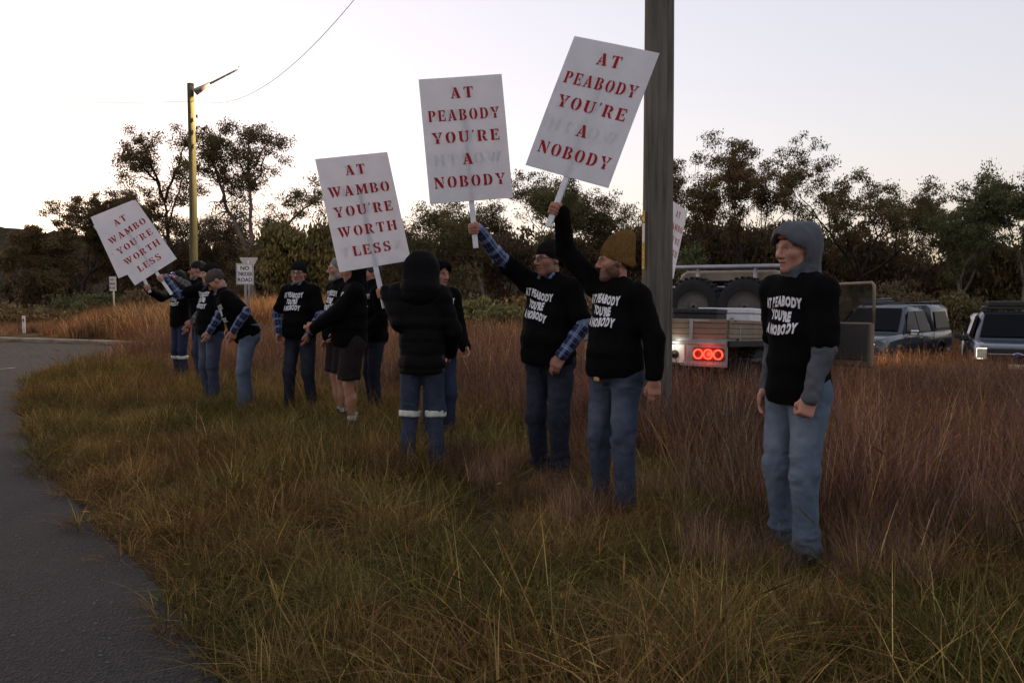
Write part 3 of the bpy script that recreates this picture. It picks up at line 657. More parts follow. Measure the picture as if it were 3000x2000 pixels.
def board_mat():
    m, t, b = newmat('white_corflute'); N = t.nodes; K = t.links.new; b.inputs['Base Color'].default_value = (.80, .79, .80, 1); b.inputs['Roughness'].default_value = .55
    tc = N.new('ShaderNodeTexCoord'); n = N.new('ShaderNodeTexNoise'); n.inputs['Scale'].default_value = 9; n.inputs['Detail'].default_value = 6; K(tc.outputs['Object'], n.inputs['Vector'])
    r = N.new('ShaderNodeValToRGB'); r.color_ramp.elements[0].color = (.70, .69, .71, 1); r.color_ramp.elements[1].color = (.82, .81, .82, 1); r.color_ramp.elements[0].position = .3; r.color_ramp.elements[1].position = .7
    K(n.outputs[0], r.inputs[0]); K(r.outputs[0], b.inputs['Base Color'])
    tr = N.new('ShaderNodeBsdfTranslucent'); tr.inputs[0].default_value = (.8, .78, .82, 1); mxs = N.new('ShaderNodeMixShader'); mxs.inputs[0].default_value = .48
    K(b.outputs[0], mxs.inputs[1]); K(tr.outputs[0], mxs.inputs[2]); K(mxs.outputs[0], N['Material Output'].inputs[0]); return m
M_BOARD = board_mat()
M_STICK = pmat('white_painted_wood', (.66, .66, .68), .6, noise=(14, (.55, .55, .57), 4))
def words(mb, lines, wd, hgt, z, flip=1, lh=.080, mask=None):
    """stencil lines centred on the board's own plane"""
    for txt, yy in lines:
        u = lh / 10; gap = 2.9; width = sum(GL[c][0] for c in txt) + gap * (len(txt) - 1); sc = min(1, wd * .85 / (width * u)); x = -width / 2
        for c in txt:
            gw, polys = GL[c]
            for p in polys: mb.poly([(flip * (x + px) * u * sc, yy + (py - 5) * u, z) for px, py in p])
            x += gw + gap
def sign(label, c, upd, rgt, lines, back, wd=.6, hgt=.9, stick=.34, sx=.0):
    """c board centre, upd up vector in the board, rgt vector towards the board's right (seen from its front)"""
    up = Vector(upd).normalized(); r = Vector(rgt); r = (r - up * r.dot(up)).normalized(); n = r.cross(up)
    M = Matrix(((r.x, up.x, n.x, c[0]), (r.y, up.y, n.y, c[1]), (r.z, up.z, n.z, c[2]), (0, 0, 0, 1)))
    ro = empty('protest_sign', label=label, cat='sign', group='hand held protest signs'); ro.matrix_world = M
    bow = lambda x, y: .010 * math.sin(x * 4.1 + c[0] * 3) * (y / hgt) + .006 * math.cos(y * 3.7 + c[2] * 5)
    gxs, gys = np.linspace(-wd / 2, wd / 2, 9), np.linspace(-hgt / 2, hgt / 2, 13); bm = bmesh.new(); gr = [[[bm.verts.new((x, y, bow(x, y) + dz)) for y in gys] for x in gxs] for dz in (-.0025, .0025)]
    for a_ in range(8):
        for b_ in range(12):
            for L_, fl in ((0, 1), (1, 0)):
                q4 = [gr[L_][a_][b_], gr[L_][a_ + 1][b_], gr[L_][a_ + 1][b_ + 1], gr[L_][a_][b_ + 1]]; bm.faces.new(q4[::-1] if fl else q4)
    rim = [(a_, 0) for a_ in range(8)] + [(8, b_) for b_ in range(12)] + [(8 - a_, 12) for a_ in range(8)] + [(0, 12 - b_) for b_ in range(12)]
    for (a0, b0), (a1, b1) in zip(rim, rim[1:] + rim[:1]): bm.faces.new((gr[0][a0][b0], gr[0][a1][b1], gr[1][a1][b1], gr[1][a0][b0]))
    me = bpy.data.meshes.new('board'); bm.to_mesh(me); bm.free(); link('board', me, M_BOARD, ro)
    MB().box((sx, -hgt / 2 - stick / 2 + .32, -.0155), (.019, stick / 2 + .32, .0095), bev=.002).build('handle', M_STICK, ro)
    for ln_, z_, fl_ in ((lines, .0045, 1), (back, -.0045, -1)):
        if ln_:
            f = MB(); words(f, ln_, wd, hgt, z_, fl_)
            for v in f.bm.verts: v.co.z += bow(v.co.x, v.co.y)
            f.build('lettering', M_RED, ro)
    return ro, M
NOB = [('AT', .335), ('PEABODY', .175), ("YOU'RE", .015), ('A', -.145), ('NOBODY', -.305)]
WOR = [('AT', .335), ('WAMBO', .175), ("YOU'RE", .015), ('WORTH', -.145), ('LESS', -.305)]
# ------------------------------------------------------------------ ground, road, kerb
random.seed(5); RNG = np.random.default_rng(11)
EDGE = [gp(*p) for p in ((64, 1128), (52, 1160), (60, 1230), (85, 1310), (121, 1378), (223, 1480), (300, 1560), (440, 1696), (548, 1850), (640, 2000))]
TIP = [gp(*p) for p in ((520, 1034), (400, 1042), (300, 1052), (200, 1068), (110, 1096))]
EDGE = [tuple(p)[:2] for p in TIP + EDGE]; EDGE += [(-.72, 1.9), (-.45, 0), (-.3, -4)]
VERGE = np.array([(-2.0, EDGE[0][1] - 2.6)] + EDGE + [(30, -4), (30, 14)])
KERB = [tuple(gp(*p))[:2] for p in ((-900, 968), (-400, 985), (0, 1001), (300, 1011), (520, 1021))]; KERB += [(-5.0, KERB[-1][1] - 1.5), (-1.5, KERB[-1][1] - 3.0)]
KA = np.array(KERB)
def kerb_y(x): return np.interp(x, KA[:, 0], KA[:, 1])
def ground_z(x, y):
    x = np.asarray(x, float); y = np.asarray(y, float)
    q = .0039 * np.where(x > 0, x, 0) * np.maximum(y, 0); z = -1.35 * np.tanh(q / 1.35)
    s = np.clip((y - kerb_y(x) - .3) / 4.0, 0, 1); s = s * s * (3 - 2 * s)
    l = np.clip((x + 15.0) / 6.0, 0, 1); l = l * l * (3 - 2 * l); r = np.clip((-1.0 - x) / 3.5, 0, 1); r = r * r * (3 - 2 * r)
    return z + .50 * s * l * r + np.where(y > kerb_y(x) + .2, .10, 0) * r
def inside(P, x, y):
    x = np.asarray(x); y = np.asarray(y); c = np.zeros(x.shape, bool); n = len(P)
    for i in range(n):
        (x0, y0), (x1, y1) = P[i], P[(i + 1) % n]
        m = ((y0 > y) != (y1 > y)) & (x < (x1 - x0) * (y - y0) / (y1 - y0 + 1e-12) + x0); c ^= m
    return c
def ground_mat():
    m, t, b = newmat('dry_soil'); N = t.nodes; K = t.links.new; b.inputs['Roughness'].default_value = 1; b.inputs['Specular IOR Level'].default_value = .05
    tc = N.new('ShaderNodeTexCoord'); n = N.new('ShaderNodeTexNoise'); n.inputs['Scale'].default_value = 1.4; n.inputs['Detail'].default_value = 10; K(tc.outputs['Object'], n.inputs['Vector'])
    r = N.new('ShaderNodeValToRGB'); e = r.color_ramp.elements; e[0].position = .3; e[0].color = (.030, .022, .013, 1); e[1].position = .7; e[1].color = (.075, .052, .028, 1); K(n.outputs[0], r.inputs[0]); K(r.outputs[0], b.inputs['Base Color'])
    n2 = N.new('ShaderNodeTexNoise'); n2.inputs['Scale'].default_value = 40; n2.inputs['Detail'].default_value = 6; K(tc.outputs['Object'], n2.inputs['Vector'])
    u = N.new('ShaderNodeBump'); u.inputs['Distance'].default_value = .03; K(n2.outputs[0], u.inputs['Height']); K(u.outputs[0], b.inputs['Normal']); return m
xs = np.concatenate([[-900, -400, -150, -80, -50], np.arange(-36, 36.1, .6), [50, 80, 150, 400, 900]]); ys = np.concatenate([[-300, -60, -20], np.arange(-6, 60.1, .6), [80, 120, 200, 400, 900, 1600]])
GX, GY = np.meshgrid(xs, ys, indexing='ij'); Z = ground_z(GX, GY)
nx, ny = GX.shape; ii = np.arange(nx * ny).reshape(nx, ny)
gF = np.stack([ii[:-1, :-1], ii[1:, :-1], ii[1:, 1:], ii[:-1, 1:]], -1).reshape(-1, 4)
link('ground', mesh_np('ground', np.stack([GX, GY, Z], -1).reshape(-1, 3), gF), ground_mat(), kind='structure')
def asphalt():
    m, t, b = newmat('asphalt'); N = t.nodes; K = t.links.new; b.inputs['Roughness'].default_value = .88; b.inputs['Specular IOR Level'].default_value = .25
    tc = N.new('ShaderNodeTexCoord')
    def noise(sc, det, ro=.6):
        n = N.new('ShaderNodeTexNoise'); n.inputs['Scale'].default_value = sc; n.inputs['Detail'].default_value = det; n.inputs['Roughness'].default_value = ro; K(tc.outputs['Object'], n.inputs['Vector']); return n
    a = noise(.9, 8); r = N.new('ShaderNodeValToRGB'); e = r.color_ramp.elements; e[0].position = .35; e[0].color = (.015, .0143, .0162, 1); e[1].position = .75; e[1].color = (.028, .0265, .0295, 1); K(a.outputs[0], r.inputs[0])
    v = N.new('ShaderNodeTexVoronoi'); v.inputs['Scale'].default_value = 75; K(tc.outputs['Object'], v.inputs['Vector'])
    r2 = N.new('ShaderNodeValToRGB'); e = r2.color_ramp.elements; e[0].position = 0; e[0].color = (.55, .55, .56, 1); e[1].position = 1; e[1].color = (1.5, 1.48, 1.45, 1); K(v.outputs['Color'], r2.inputs[0])
    x = N.new('ShaderNodeMix'); x.data_type = 'RGBA'; x.blend_type = 'MULTIPLY'; x.inputs[0].default_value = 1; K(r.outputs[0], x.inputs[6]); K(r2.outputs[0], x.inputs[7]); K(x.outputs[2], b.inputs['Base Color'])
    u = N.new('ShaderNodeBump'); u.inputs['Strength'].default_value = .9; u.inputs['Distance'].default_value = .012; K(v.outputs['Distance'], u.inputs['Height']); K(u.outputs[0], b.inputs['Normal']); return m
M_ASPH = asphalt()
me = bpy.data.meshes.new('road')
rp = [(x, y, .012) for x, y in EDGE] + [(-60, -4, .012), (-60, KERB[0][1], .012)] + [(x, y - .02, .012) for x, y in KERB] + [(-1.5, KERB[-1][1] - 4.5, .012), (-2.0, EDGE[0][1] - 2.6, .012)]
me.from_pydata(rp, [], [tuple(range(len(rp)))]); link('road', me, M_ASPH, kind='structure')
M_CONC = pmat('weathered_concrete', (.20, .175, .15), .9, noise=(3, (.10, .085, .07), 8), bump=(60, .5, .01))
mb = MB()
sec = [(-.02, .0), (0, .10), (.04, .13), (.16, .13), (.18, .0)]
mb.loft([[Vector((x, y + dy, z)) for dy, z in sec] for x, y in KERB]); mb.build('kerb', M_CONC, kind='structure')
M_LINE = pmat('worn_white_paint', (.42, .42, .42), .8, noise=(14, (.14, .14, .14), 6))
for (a, b_, hw) in (((-60, 1088), (46, 1079), .07), ((138, 1101), (170, 1102), .06)):
    p, q_ = gp(*a), gp(*b_); MB().poly([(p.x, p.y - hw, .016), (q_.x, q_.y - hw, .016), (q_.x, q_.y + hw, .016), (p.x, p.y + hw, .016)]).build('road_marking', M_LINE, kind='structure')

# ------------------------------------------------------------------ hill on the left
hx = np.linspace(-170, 170, 190); hy = np.linspace(85, 190, 44); HX, HY = np.meshgrid(hx, hy, indexing='ij')
HZ = (5.5 + 6.5 * np.exp(-((HX + 88) / 34) ** 2)) * np.clip((HY - 85) / 40, 0, 1) ** .7 + 1.1 * vnoise(np.stack([HX * .25, HY * .25, HX * 0], -1).reshape(-1, 3)).reshape(HX.shape) + .8 * vnoise(np.stack([HX * .9, HY * .9, HX * 0], -1).reshape(-1, 3)).reshape(HX.shape) - 1
ii = np.arange(HX.size).reshape(HX.shape); hF = np.stack([ii[:-1, :-1], ii[1:, :-1], ii[1:, 1:], ii[:-1, 1:]], -1).reshape(-1, 4)
link('hill', mesh_np('hill', np.stack([HX, HY, HZ], -1).reshape(-1, 3), hF), pmat('wooded_hillside', (.055, .040, .022), 1, noise=(.35, (.022, .018, .010), 10), spec=.05), kind='structure')

# ------------------------------------------------------------------ grass
def tuft(name, n, rad, lens, wid, lean, curve, pal, segs=4, heads=0, rng=RNG, arrays=False):
    t = np.linspace(0, 1, segs + 1); V = []; F = []; C = []; o = 0
    pal = np.array(pal)
    for i in range(n):
        az = rng.uniform(0, 2 * math.pi); r = rad * math.sqrt(rng.uniform()); b = np.array([r * math.cos(az), r * math.sin(az), 0])
        az2 = az + rng.normal(0, .9); dh = np.array([math.cos(az2), math.sin(az2), 0]); pr = np.array([-dh[1], dh[0], 0])
        Ln = rng.uniform(*lens); le = abs(rng.normal(lean, lean * .6)); cu = abs(rng.normal(curve, curve * .7))
        h = dh[None] * ((le * t + cu * t ** 2.2) * Ln)[:, None]; zz = np.maximum(t - .5 * cu * t ** 2.4 - .3 * le * t, 0) * Ln
        P = b + h + np.c_[0 * t, 0 * t, zz]; wd = wid * rng.uniform(.6, 1.3) * (1 - t ** 1.6 * .93)
        kink = rng.normal(0, .012) * Ln * np.sin(t * 6 + rng.uniform(0, 6)); P = P + pr * kink[:, None]
        c = pal[rng.integers(len(pal))] * rng.uniform(.45, 1.3) * (1.7 if rng.uniform() < .12 else 1)
        for k in range(segs + 1): V += [P[k] - pr * wd[k] * .5, P[k] + pr * wd[k] * .5]; g = (.72 + .5 * t[k]); C += [c, c]
        F += [(o + 2 * k, o + 2 * k + 1, o + 2 * k + 3, o + 2 * k + 2) for k in range(segs)]; o += 2 * (segs + 1)
        if rng.uniform() < heads:
            tip = P[-1]; d = _n(P[-1] - P[-2]); hl = rng.uniform(.04, .085); hw = rng.uniform(.0015, .0032)
            for a in (0, math.pi / 2):
                s_ = pr * math.cos(a) + np.cross(d, pr) * math.sin(a); V += [tip - d * .01, tip + d * hl * .4 + s_ * hw, tip + d * hl, tip + d * hl * .4 - s_ * hw]; C += [c * 1.08] * 4; F.append((o, o + 1, o + 2, o + 3)); o += 4
    V, F, C = np.array(V), np.array(F), np.array(C)
    if arrays: return V, F, C
    me = mesh_np(name, V, F, False); set_col(me, C); return me
def tile(name, n, rad, makers, sr=(.6, 1.25)):
    """a disc of many tufts baked into one mesh"""
    Vs, Fs, Cs, o = [], [], [], 0
    lib = [m() for m in makers]; ph = RNG.uniform(0, 99)
    for i in range(n):
        V, F, C = lib[RNG.integers(len(lib))]; a = RNG.uniform(0, 6.283); r = rad * math.sqrt(RNG.uniform()); th = RNG.uniform(0, 6.283); c, s_ = math.cos(th), math.sin(th); sc = RNG.uniform(*sr)
        tx, ty = RNG.normal(0, .16, 2); W = V * sc; W = np.c_[W[:, 0] * c - W[:, 1] * s_ + tx * W[:, 2] + r * math.cos(a), W[:, 0] * s_ + W[:, 1] * c + ty * W[:, 2] + r * math.sin(a), W[:, 2]]
        Vs.append(W); Fs.append(F + o); o += len(V); Cs.append(C * RNG.uniform(.55, 1.5) * np.array([1, RNG.uniform(.92, 1.08), RNG.uniform(.85, 1.15)]))
    me = mesh_np(name, np.concatenate(Vs), np.concatenate(Fs), False); set_col(me, np.concatenate(Cs)); return me
def grass_mat(name, mixc, nscale, lo, hi):
    m, t, b = newmat(name); N = t.nodes; K = t.links.new
    a = N.new('ShaderNodeVertexColor'); a.layer_name = 'col'; g = N.new('ShaderNodeNewGeometry')
    n = N.new('ShaderNodeTexNoise'); n.inputs['Scale'].default_value = nscale; n.inputs['Detail'].default_value = 4; K(g.outputs['Position'], n.inputs['Vector'])
    r = N.new('ShaderNodeValToRGB'); e = r.color_ramp.elements; e[0].position = .36; e[1].position = .66; e[0].color = (*lo, 1); e[1].color = (*hi, 1); K(n.outputs[0], r.inputs[0])
    x = N.new('ShaderNodeMix'); x.data_type = 'RGBA'; x.blend_type = 'MULTIPLY'; x.inputs[0].default_value = 1; K(a.outputs[0], x.inputs[6]); K(r.outputs[0], x.inputs[7])
    oi = N.new('ShaderNodeObjectInfo'); mr = N.new('ShaderNodeMapRange'); mr.inputs[3].default_value = .6; mr.inputs[4].default_value = 1.4; K(oi.outputs['Random'], mr.inputs[0])
    y = N.new('ShaderNodeMix'); y.data_type = 'RGBA'; y.blend_type = 'MULTIPLY'; y.inputs[0].default_value = 1; K(x.outputs[2], y.inputs[6]); K(mr.outputs[0], y.inputs[7])
    d = N.new('ShaderNodeBsdfDiffuse'); tr = N.new('ShaderNodeBsdfTranslucent'); K(y.outputs[2], d.inputs[0]); K(y.outputs[2], tr.inputs[0])
    ms = N.new('ShaderNodeMixShader'); ms.inputs[0].default_value = .35; K(d.outputs[0], ms.inputs[1]); K(tr.outputs[0], ms.inputs[2]); K(ms.outputs[0], N['Material Output'].inputs[0]); return m
M_GS = grass_mat('short_grass', .5, .55, (.98, 1.06, .66), (1.32, 1.06, .76)); M_GT = grass_mat('tall_dry_grass', .5, .4, (.88, .86, .88), (1.42, 1.06, .90))
STRAW, OLIVE, GREEN, BROWN, RUST, MAUVE = (.250, .178, .092), (.132, .104, .050), (.080, .086, .038), (.130, .086, .054), (.160, .094, .066), (.150, .108, .098)
def coll(name, meshes, mat):
    c = bpy.data.collections.new(name)
    for me in meshes: me.materials.append(mat); c.objects.link(bpy.data.objects.new(me.name, me))
    return c
SP = ([STRAW, OLIVE, BROWN], [OLIVE, GREEN, STRAW], [STRAW, BROWN, RUST], [OLIVE, STRAW, BROWN, GREEN], [GREEN, OLIVE], [BROWN, STRAW, STRAW])
mk_s = lambda p: (lambda: tuft('t', 24, .10, (.12, .36), .0050, .34, .70, p, 4, 0, arrays=True))
mk_m = lambda p: (lambda: tuft('t', 7, .05, (.28, .60), .0042, .22, .35, p, 4, .25, arrays=True))
mk_t = lambda p: (lambda: tuft('t', 18, .11, (.36, .95), .0066, .13, .22, p, 4, .30, arrays=True))
MIX = [[0, 2, 3, 5], [1, 3, 0], [1, 4, 3], [2, 5, 0], [0, 1, 2, 3, 5]]
C_EDGE = coll('edge_tufts', [tuft('edge_tuft', 26, .08, (.06, .20), .0048, .45, .8, p, 3) for p in SP[:4] + SP[5:]], M_GS)
C_SHORT = coll('short_tiles', [tile('short_tile', 44, .36, [mk_s(SP[i]) for i in m] + [mk_m(SP[m[0]])]) for m in MIX for _ in (0, 1)], M_GS)
TP = ([RUST, MAUVE, BROWN], [STRAW, RUST, MAUVE], [MAUVE, BROWN, STRAW], [RUST, MAUVE, STRAW], [BROWN, MAUVE, RUST])
C_TALL = coll('tall_tiles', [tile('tall_tile', 26, .42, [mk_t(TP[i]), mk_t(TP[(i + 1) % 5]), mk_t(TP[(i + 2) % 5])], (.65, 1.1)) for i in range(5)], M_GT)
mk_f = lambda p: (lambda: tuft('t', 22, .25, (.35, .85), .017, .14, .25, p, 3, .2, arrays=True))
C_FAR = coll('far_tiles', [tile('far_tile', 16, .8, [mk_f(p), mk_f([STRAW, RUST, BROWN])], (.7, 1.15)) for p in ([RUST, STRAW, BROWN], [STRAW, BROWN, MAUVE], [STRAW, RUST], [BROWN, STRAW])], M_GT)
def scatter(name, P, S, colx, nvar, label, cat, tilt=.12):
    n = len(P); Zs = ground_z(P[:, 0], P[:, 1]); me = bpy.data.meshes.new(name); me.vertices.add(n); me.vertices.foreach_set('co', np.c_[P, Zs - .01].astype(np.float32).ravel())
    rot = np.c_[RNG.normal(0, tilt, n), RNG.normal(0, tilt, n), RNG.uniform(0, 2 * math.pi, n)].astype(np.float32)
    for nm, ty, data, f in (('rot', 'FLOAT_VECTOR', rot, 'vector'), ('scl', 'FLOAT', S.astype(np.float32), 'value'), ('idx', 'INT', RNG.integers(0, nvar, n).astype(np.int32), 'value')):
        a = me.attributes.new(nm, ty, 'POINT'); a.data.foreach_set(f, data.ravel())
    o = link(name, me, None, label=label, cat=cat, kind='stuff')
    ng = bpy.data.node_groups.new(name, 'GeometryNodeTree'); ng.interface.new_socket('Geometry', in_out='INPUT', socket_type='NodeSocketGeometry'); ng.interface.new_socket('Geometry', in_out='OUTPUT', socket_type='NodeSocketGeometry')
    N = ng.nodes; K = ng.links.new; gi = N.new('NodeGroupInput'); go = N.new('NodeGroupOutput'); ci = N.new('GeometryNodeCollectionInfo'); ci.inputs[0].default_value = colx; ci.inputs['Separate Children'].default_value = True; ci.inputs['Reset Children'].default_value = True
    ip = N.new('GeometryNodeInstanceOnPoints'); ip.inputs['Pick Instance'].default_value = True
    def na(nm, ty):
        a = N.new('GeometryNodeInputNamedAttribute'); a.data_type = ty; a.inputs[0].default_value = nm; return a.outputs[0]
    er = N.new('FunctionNodeEulerToRotation'); K(na('rot', 'FLOAT_VECTOR'), er.inputs[0])
    K(gi.outputs[0], ip.inputs['Points']); K(ci.outputs[0], ip.inputs['Instance']); K(na('idx', 'INT'), ip.inputs['Instance Index']); K(er.outputs[0], ip.inputs['Rotation']); K(na('scl', 'FLOAT'), ip.inputs['Scale']); K(ip.outputs[0], go.inputs[0])
    md = o.modifiers.new('tufts', 'NODES'); md.node_group = ng; return o
def samp(sp, y0, y1, half=.72, pad=1.2, jt=.42):
    """jittered grid in the view wedge and a margin round it"""
    gx, gy = np.meshgrid(np.arange(-60, 60, sp), np.arange(y0, y1, sp * .9)); gx[1::2] += sp / 2; x = gx.ravel() + RNG.uniform(-jt, jt, gx.size) * sp; y = gy.ravel() + RNG.uniform(-jt, jt, gx.size) * sp
    m = np.abs(x) < half * y + pad; return x[m], y[m]
def road_dist(x, y):
    E = np.array(EDGE); d = np.full(len(x), 9.)
    for a, b in zip(E, E[1:]):
        ab = b - a; t = np.clip(((x - a[0]) * ab[0] + (y - a[1]) * ab[1]) / (ab @ ab), 0, 1); d = np.minimum(d, np.hypot(x - a[0] - t * ab[0], y - a[1] - t * ab[1]))
    return d
TX = [-30, -9, -6, -3.6, -2.2, -.5, .6, 1.2, 1.8, 2.4, 3.2, 5, 40]; TY = [18, 17, 15, 12.6, 11.0, 8.4, 6.9, 5.3, 4.15, 3.6, 3.1, 2.8, 2.8]
def tall_edge(x): return np.interp(x, TX, TY)
def jit(x, y, a): return a * vnoise(np.c_[x * .9, y * .9, np.zeros(len(x))])
PARK = lambda x, y: (y > 16.5) & (x > 6.5)
# short verge
x, y = samp(.46, 1.4, 19); e = jit(x, y, .8); m = inside(VERGE, x, y) & (road_dist(x, y) > .36) & (y < tall_edge(x) + e + 1.3); x, y = x[m], y[m]
S = (.85 + .45 * vnoise(np.c_[x * .7, y * .7, x * 0 + 3])) * RNG.uniform(.8, 1.15, len(x)) * np.clip(.55 + road_dist(x, y) * .45, .6, 1)
scatter('verge_grass', np.c_[x, y], S, C_SHORT, 10, 'short yellow and olive grass covering the road verge', 'grass', .06)
x, y = samp(.085, 1.4, 16); rd = road_dist(x, y); m = inside(VERGE, x + jit(x * 3, y * 3, .16), y + jit(x * 3 + 9, y * 3, .16)) & (rd < .5) & (RNG.uniform(0, 1, len(x)) < .85); x, y = x[m], y[m]
scatter('verge_edge_grass', np.c_[x, y], RNG.uniform(.6, 1.25, len(x)), C_EDGE, 5, 'thin ragged grass creeping over the edge of the road', 'grass', .25)
x, y = samp(.53, 2.6, 19); e = jit(x, y, .8); m = inside(VERGE, x, y) & (y > tall_edge(x) + e * .8) & ~PARK(x, y); x, y = x[m], y[m]
ramp = RNG.uniform(.75, 1.08, len(x)) * np.clip((y - tall_edge(x)) / 1.6, .5, 1)
for bx_, by_, n_, s0 in ((1.54, 4.62, 9, .34), (.68, 5.55, 9, .38), (.30, 6.45, 9, .38), (-.71, 6.7, 8, .34)):   # grass round the legs
    a_ = RNG.uniform(0, 6.283, n_); r_ = RNG.uniform(.22, .62, n_); x = np.r_[x, bx_ + r_ * np.cos(a_)]; y = np.r_[y, by_ + r_ * np.sin(a_)]; ramp = np.r_[ramp, s0 * RNG.uniform(.75, 1.25, n_)]
scatter('tall_dry_grass', np.c_[x, y], ramp, C_TALL, 5, 'tall reddish dry grass standing behind the people', 'grass', .06)
x, y = samp(1.0, 13, 46, half=.78, pad=2); m = ((y > kerb_y(x) + 1.0) | ((x > -1.6) & (y > 13.5))) & ((x > -2) | (y < kerb_y(x) + 8)) & ~((y > 17.0) & (x > 6.8) & (y < 30)); x, y = x[m], y[m]
scatter('far_dry_grass', np.c_[x, y], RNG.uniform(.75, 1.15, len(x)) * np.where(x < -.50 * y, .45, 1), C_FAR, 4, 'dry orange brown grass growing up to the trees', 'grass', .04)

# loose stones and bark on the asphalt
mb_ = []; n = 260; E = np.array(EDGE[5:]); k = RNG.integers(0, len(E) - 1, n); t = RNG.uniform(0, 1, n); P = E[k] + (E[k + 1] - E[k]) * t[:, None]; P[:, 0] -= np.abs(RNG.normal(0, .55, n)) + .05
V, F = [], []
for i, (px_, py_) in enumerate(P):
    r = RNG.uniform(.004, .011); o = len(V)
    for a in range(5): V.append((px_ + r * RNG.uniform(.7, 1.3) * math.cos(a * 1.2566), py_ + r * RNG.uniform(.7, 1.3) * math.sin(a * 1.2566), .013))
    V.append((px_, py_, .013 + r * RNG.uniform(.6, 1.1))); F += [(o + a, o + (a + 1) % 5, o + 5) for a in range(5)]
link('road_gravel', mesh_np('road_gravel', np.array(V), np.array(F), False), pmat('loose_stone', (.13, .115, .10), .9, noise=(9, (.05, .045, .04), 2)), kind='stuff', label='loose gravel scattered along the edge of the asphalt', cat='gravel')
# ------------------------------------------------------------------ trees
def leaf_mat(name, c0, c1):
    m, t, b = newmat(name); N = t.nodes; K = t.links.new
    a = N.new('ShaderNodeVertexColor'); a.layer_name = 'col'; d = N.new('ShaderNodeBsdfDiffuse'); tr = N.new('ShaderNodeBsdfTranslucent'); K(a.outputs[0], d.inputs[0]); K(a.outputs[0], tr.inputs[0])
    ms = N.new('ShaderNodeMixShader'); ms.inputs[0].default_value = .3; K(d.outputs[0], ms.inputs[1]); K(tr.outputs[0], ms.inputs[2]); K(ms.outputs[0], N['Material Output'].inputs[0]); return m
M_LEAF = leaf_mat('gum_leaves', 0, 0)
M_BARK = pmat('dark_bark', (.045, .032, .025), .95, noise=(3, (.022, .016, .013), 6), bump=(25, .7, .03))
M_PALE = pmat('pale_bark', (.20, .155, .13), .9, noise=(2.2, (.09, .065, .055), 6), bump=(18, .5, .02))
def skeleton(rng, depth, fork, ang, trunk, wob=.18, gravity=.10, n3=2):
    """list of (points, radii), and tip points; unit-height tree"""
    br, tips = [], []
    def grow(p, d, ln, r, lev):
        pts, rs = [p], [r]; n = 4
        for i in range(n):
            d = _n(d + rng.normal(0, wob, 3) * np.array([1, 1, .5]) + np.array([0, 0, gravity])); p = p + d * ln / n; pts.append(p); rs.append(r * (1 - .38 * (i + 1) / n))
        br.append((pts, rs))
        if lev >= depth - 1:
            tips.append(pts[-1]); tips.append(pts[-1] + rng.normal(0, .022, 3)); tips.append(pts[-2])
        if lev >= depth: return
        k = fork[min(lev, len(fork) - 1)]; a0 = rng.uniform(0, 6.28)
        for j in range(k):
            a = a0 + j * 6.28 / k + rng.normal(0, .35); th = ang * rng.uniform(.6, 1.35); u = _n(np.cross(d, (.3, .7, .2))); v = np.cross(d, u)
            nd = _n(d * math.cos(th) + (u * math.cos(a) + v * math.sin(a)) * math.sin(th)); grow(p, nd, ln * rng.uniform(.58, .86), rs[-1] * .72, lev + 1)
        if lev >= 1 and rng.uniform() < .7:
            nd = _n(d + rng.normal(0, .9, 3)); grow(pts[2], nd, ln * .5, rs[2] * .5, min(lev + 2, depth))
    grow(np.zeros(3), np.array([rng.normal(0, .06), rng.normal(0, .06), 1.]), trunk, .02, 0); return br, np.array(tips)
def leaves(C, n, sig, rng, size, cols, droop=.55):
    """C clump centres -> quads"""
    k = len(C); cl = np.repeat(np.arange(k), n); N = len(cl); off = np.clip(rng.normal(0, 1, (N, 3)), -1.7, 1.7) * np.array([1, 1, .62]); off *= sig * rng.uniform(.55, 1.25, (k, 1))[cl]
    P = C[cl] + off; d = rng.normal(0, 1, (N, 3)); d[:, 2] -= droop * 2; d /= np.linalg.norm(d, axis=1, keepdims=True); u = np.cross(d, rng.normal(0, 1, (N, 3))); u /= np.linalg.norm(u, axis=1, keepdims=True)
    L_ = size * rng.uniform(.6, 1.5, (N, 1)); W = L_ * .19
    V = np.stack([P - d * L_ * .5, P + u * W, P + d * L_ * .5, P - u * W], 1).reshape(-1, 3); F = np.arange(4 * N).reshape(-1, 4)
    cols = np.array(cols); cc = cols[rng.integers(0, len(cols), k)][cl] * rng.uniform(.6, 1.4, (N, 1)) * rng.uniform(.75, 1.3, (k, 1))[cl]
    return V, F, np.repeat(cc, 4, 0)
BRN = [(.160, .100, .050), (.130, .098, .048), (.120, .090, .044)]; OLV = [(.125, .110, .050), (.110, .100, .046), (.145, .108, .054)]; DRK = [(.145, .105, .064), (.160, .108, .064), (.120, .094, .056)]; GRN = [(.120, .125, .058), (.140, .138, .066), (.100, .102, .050)]
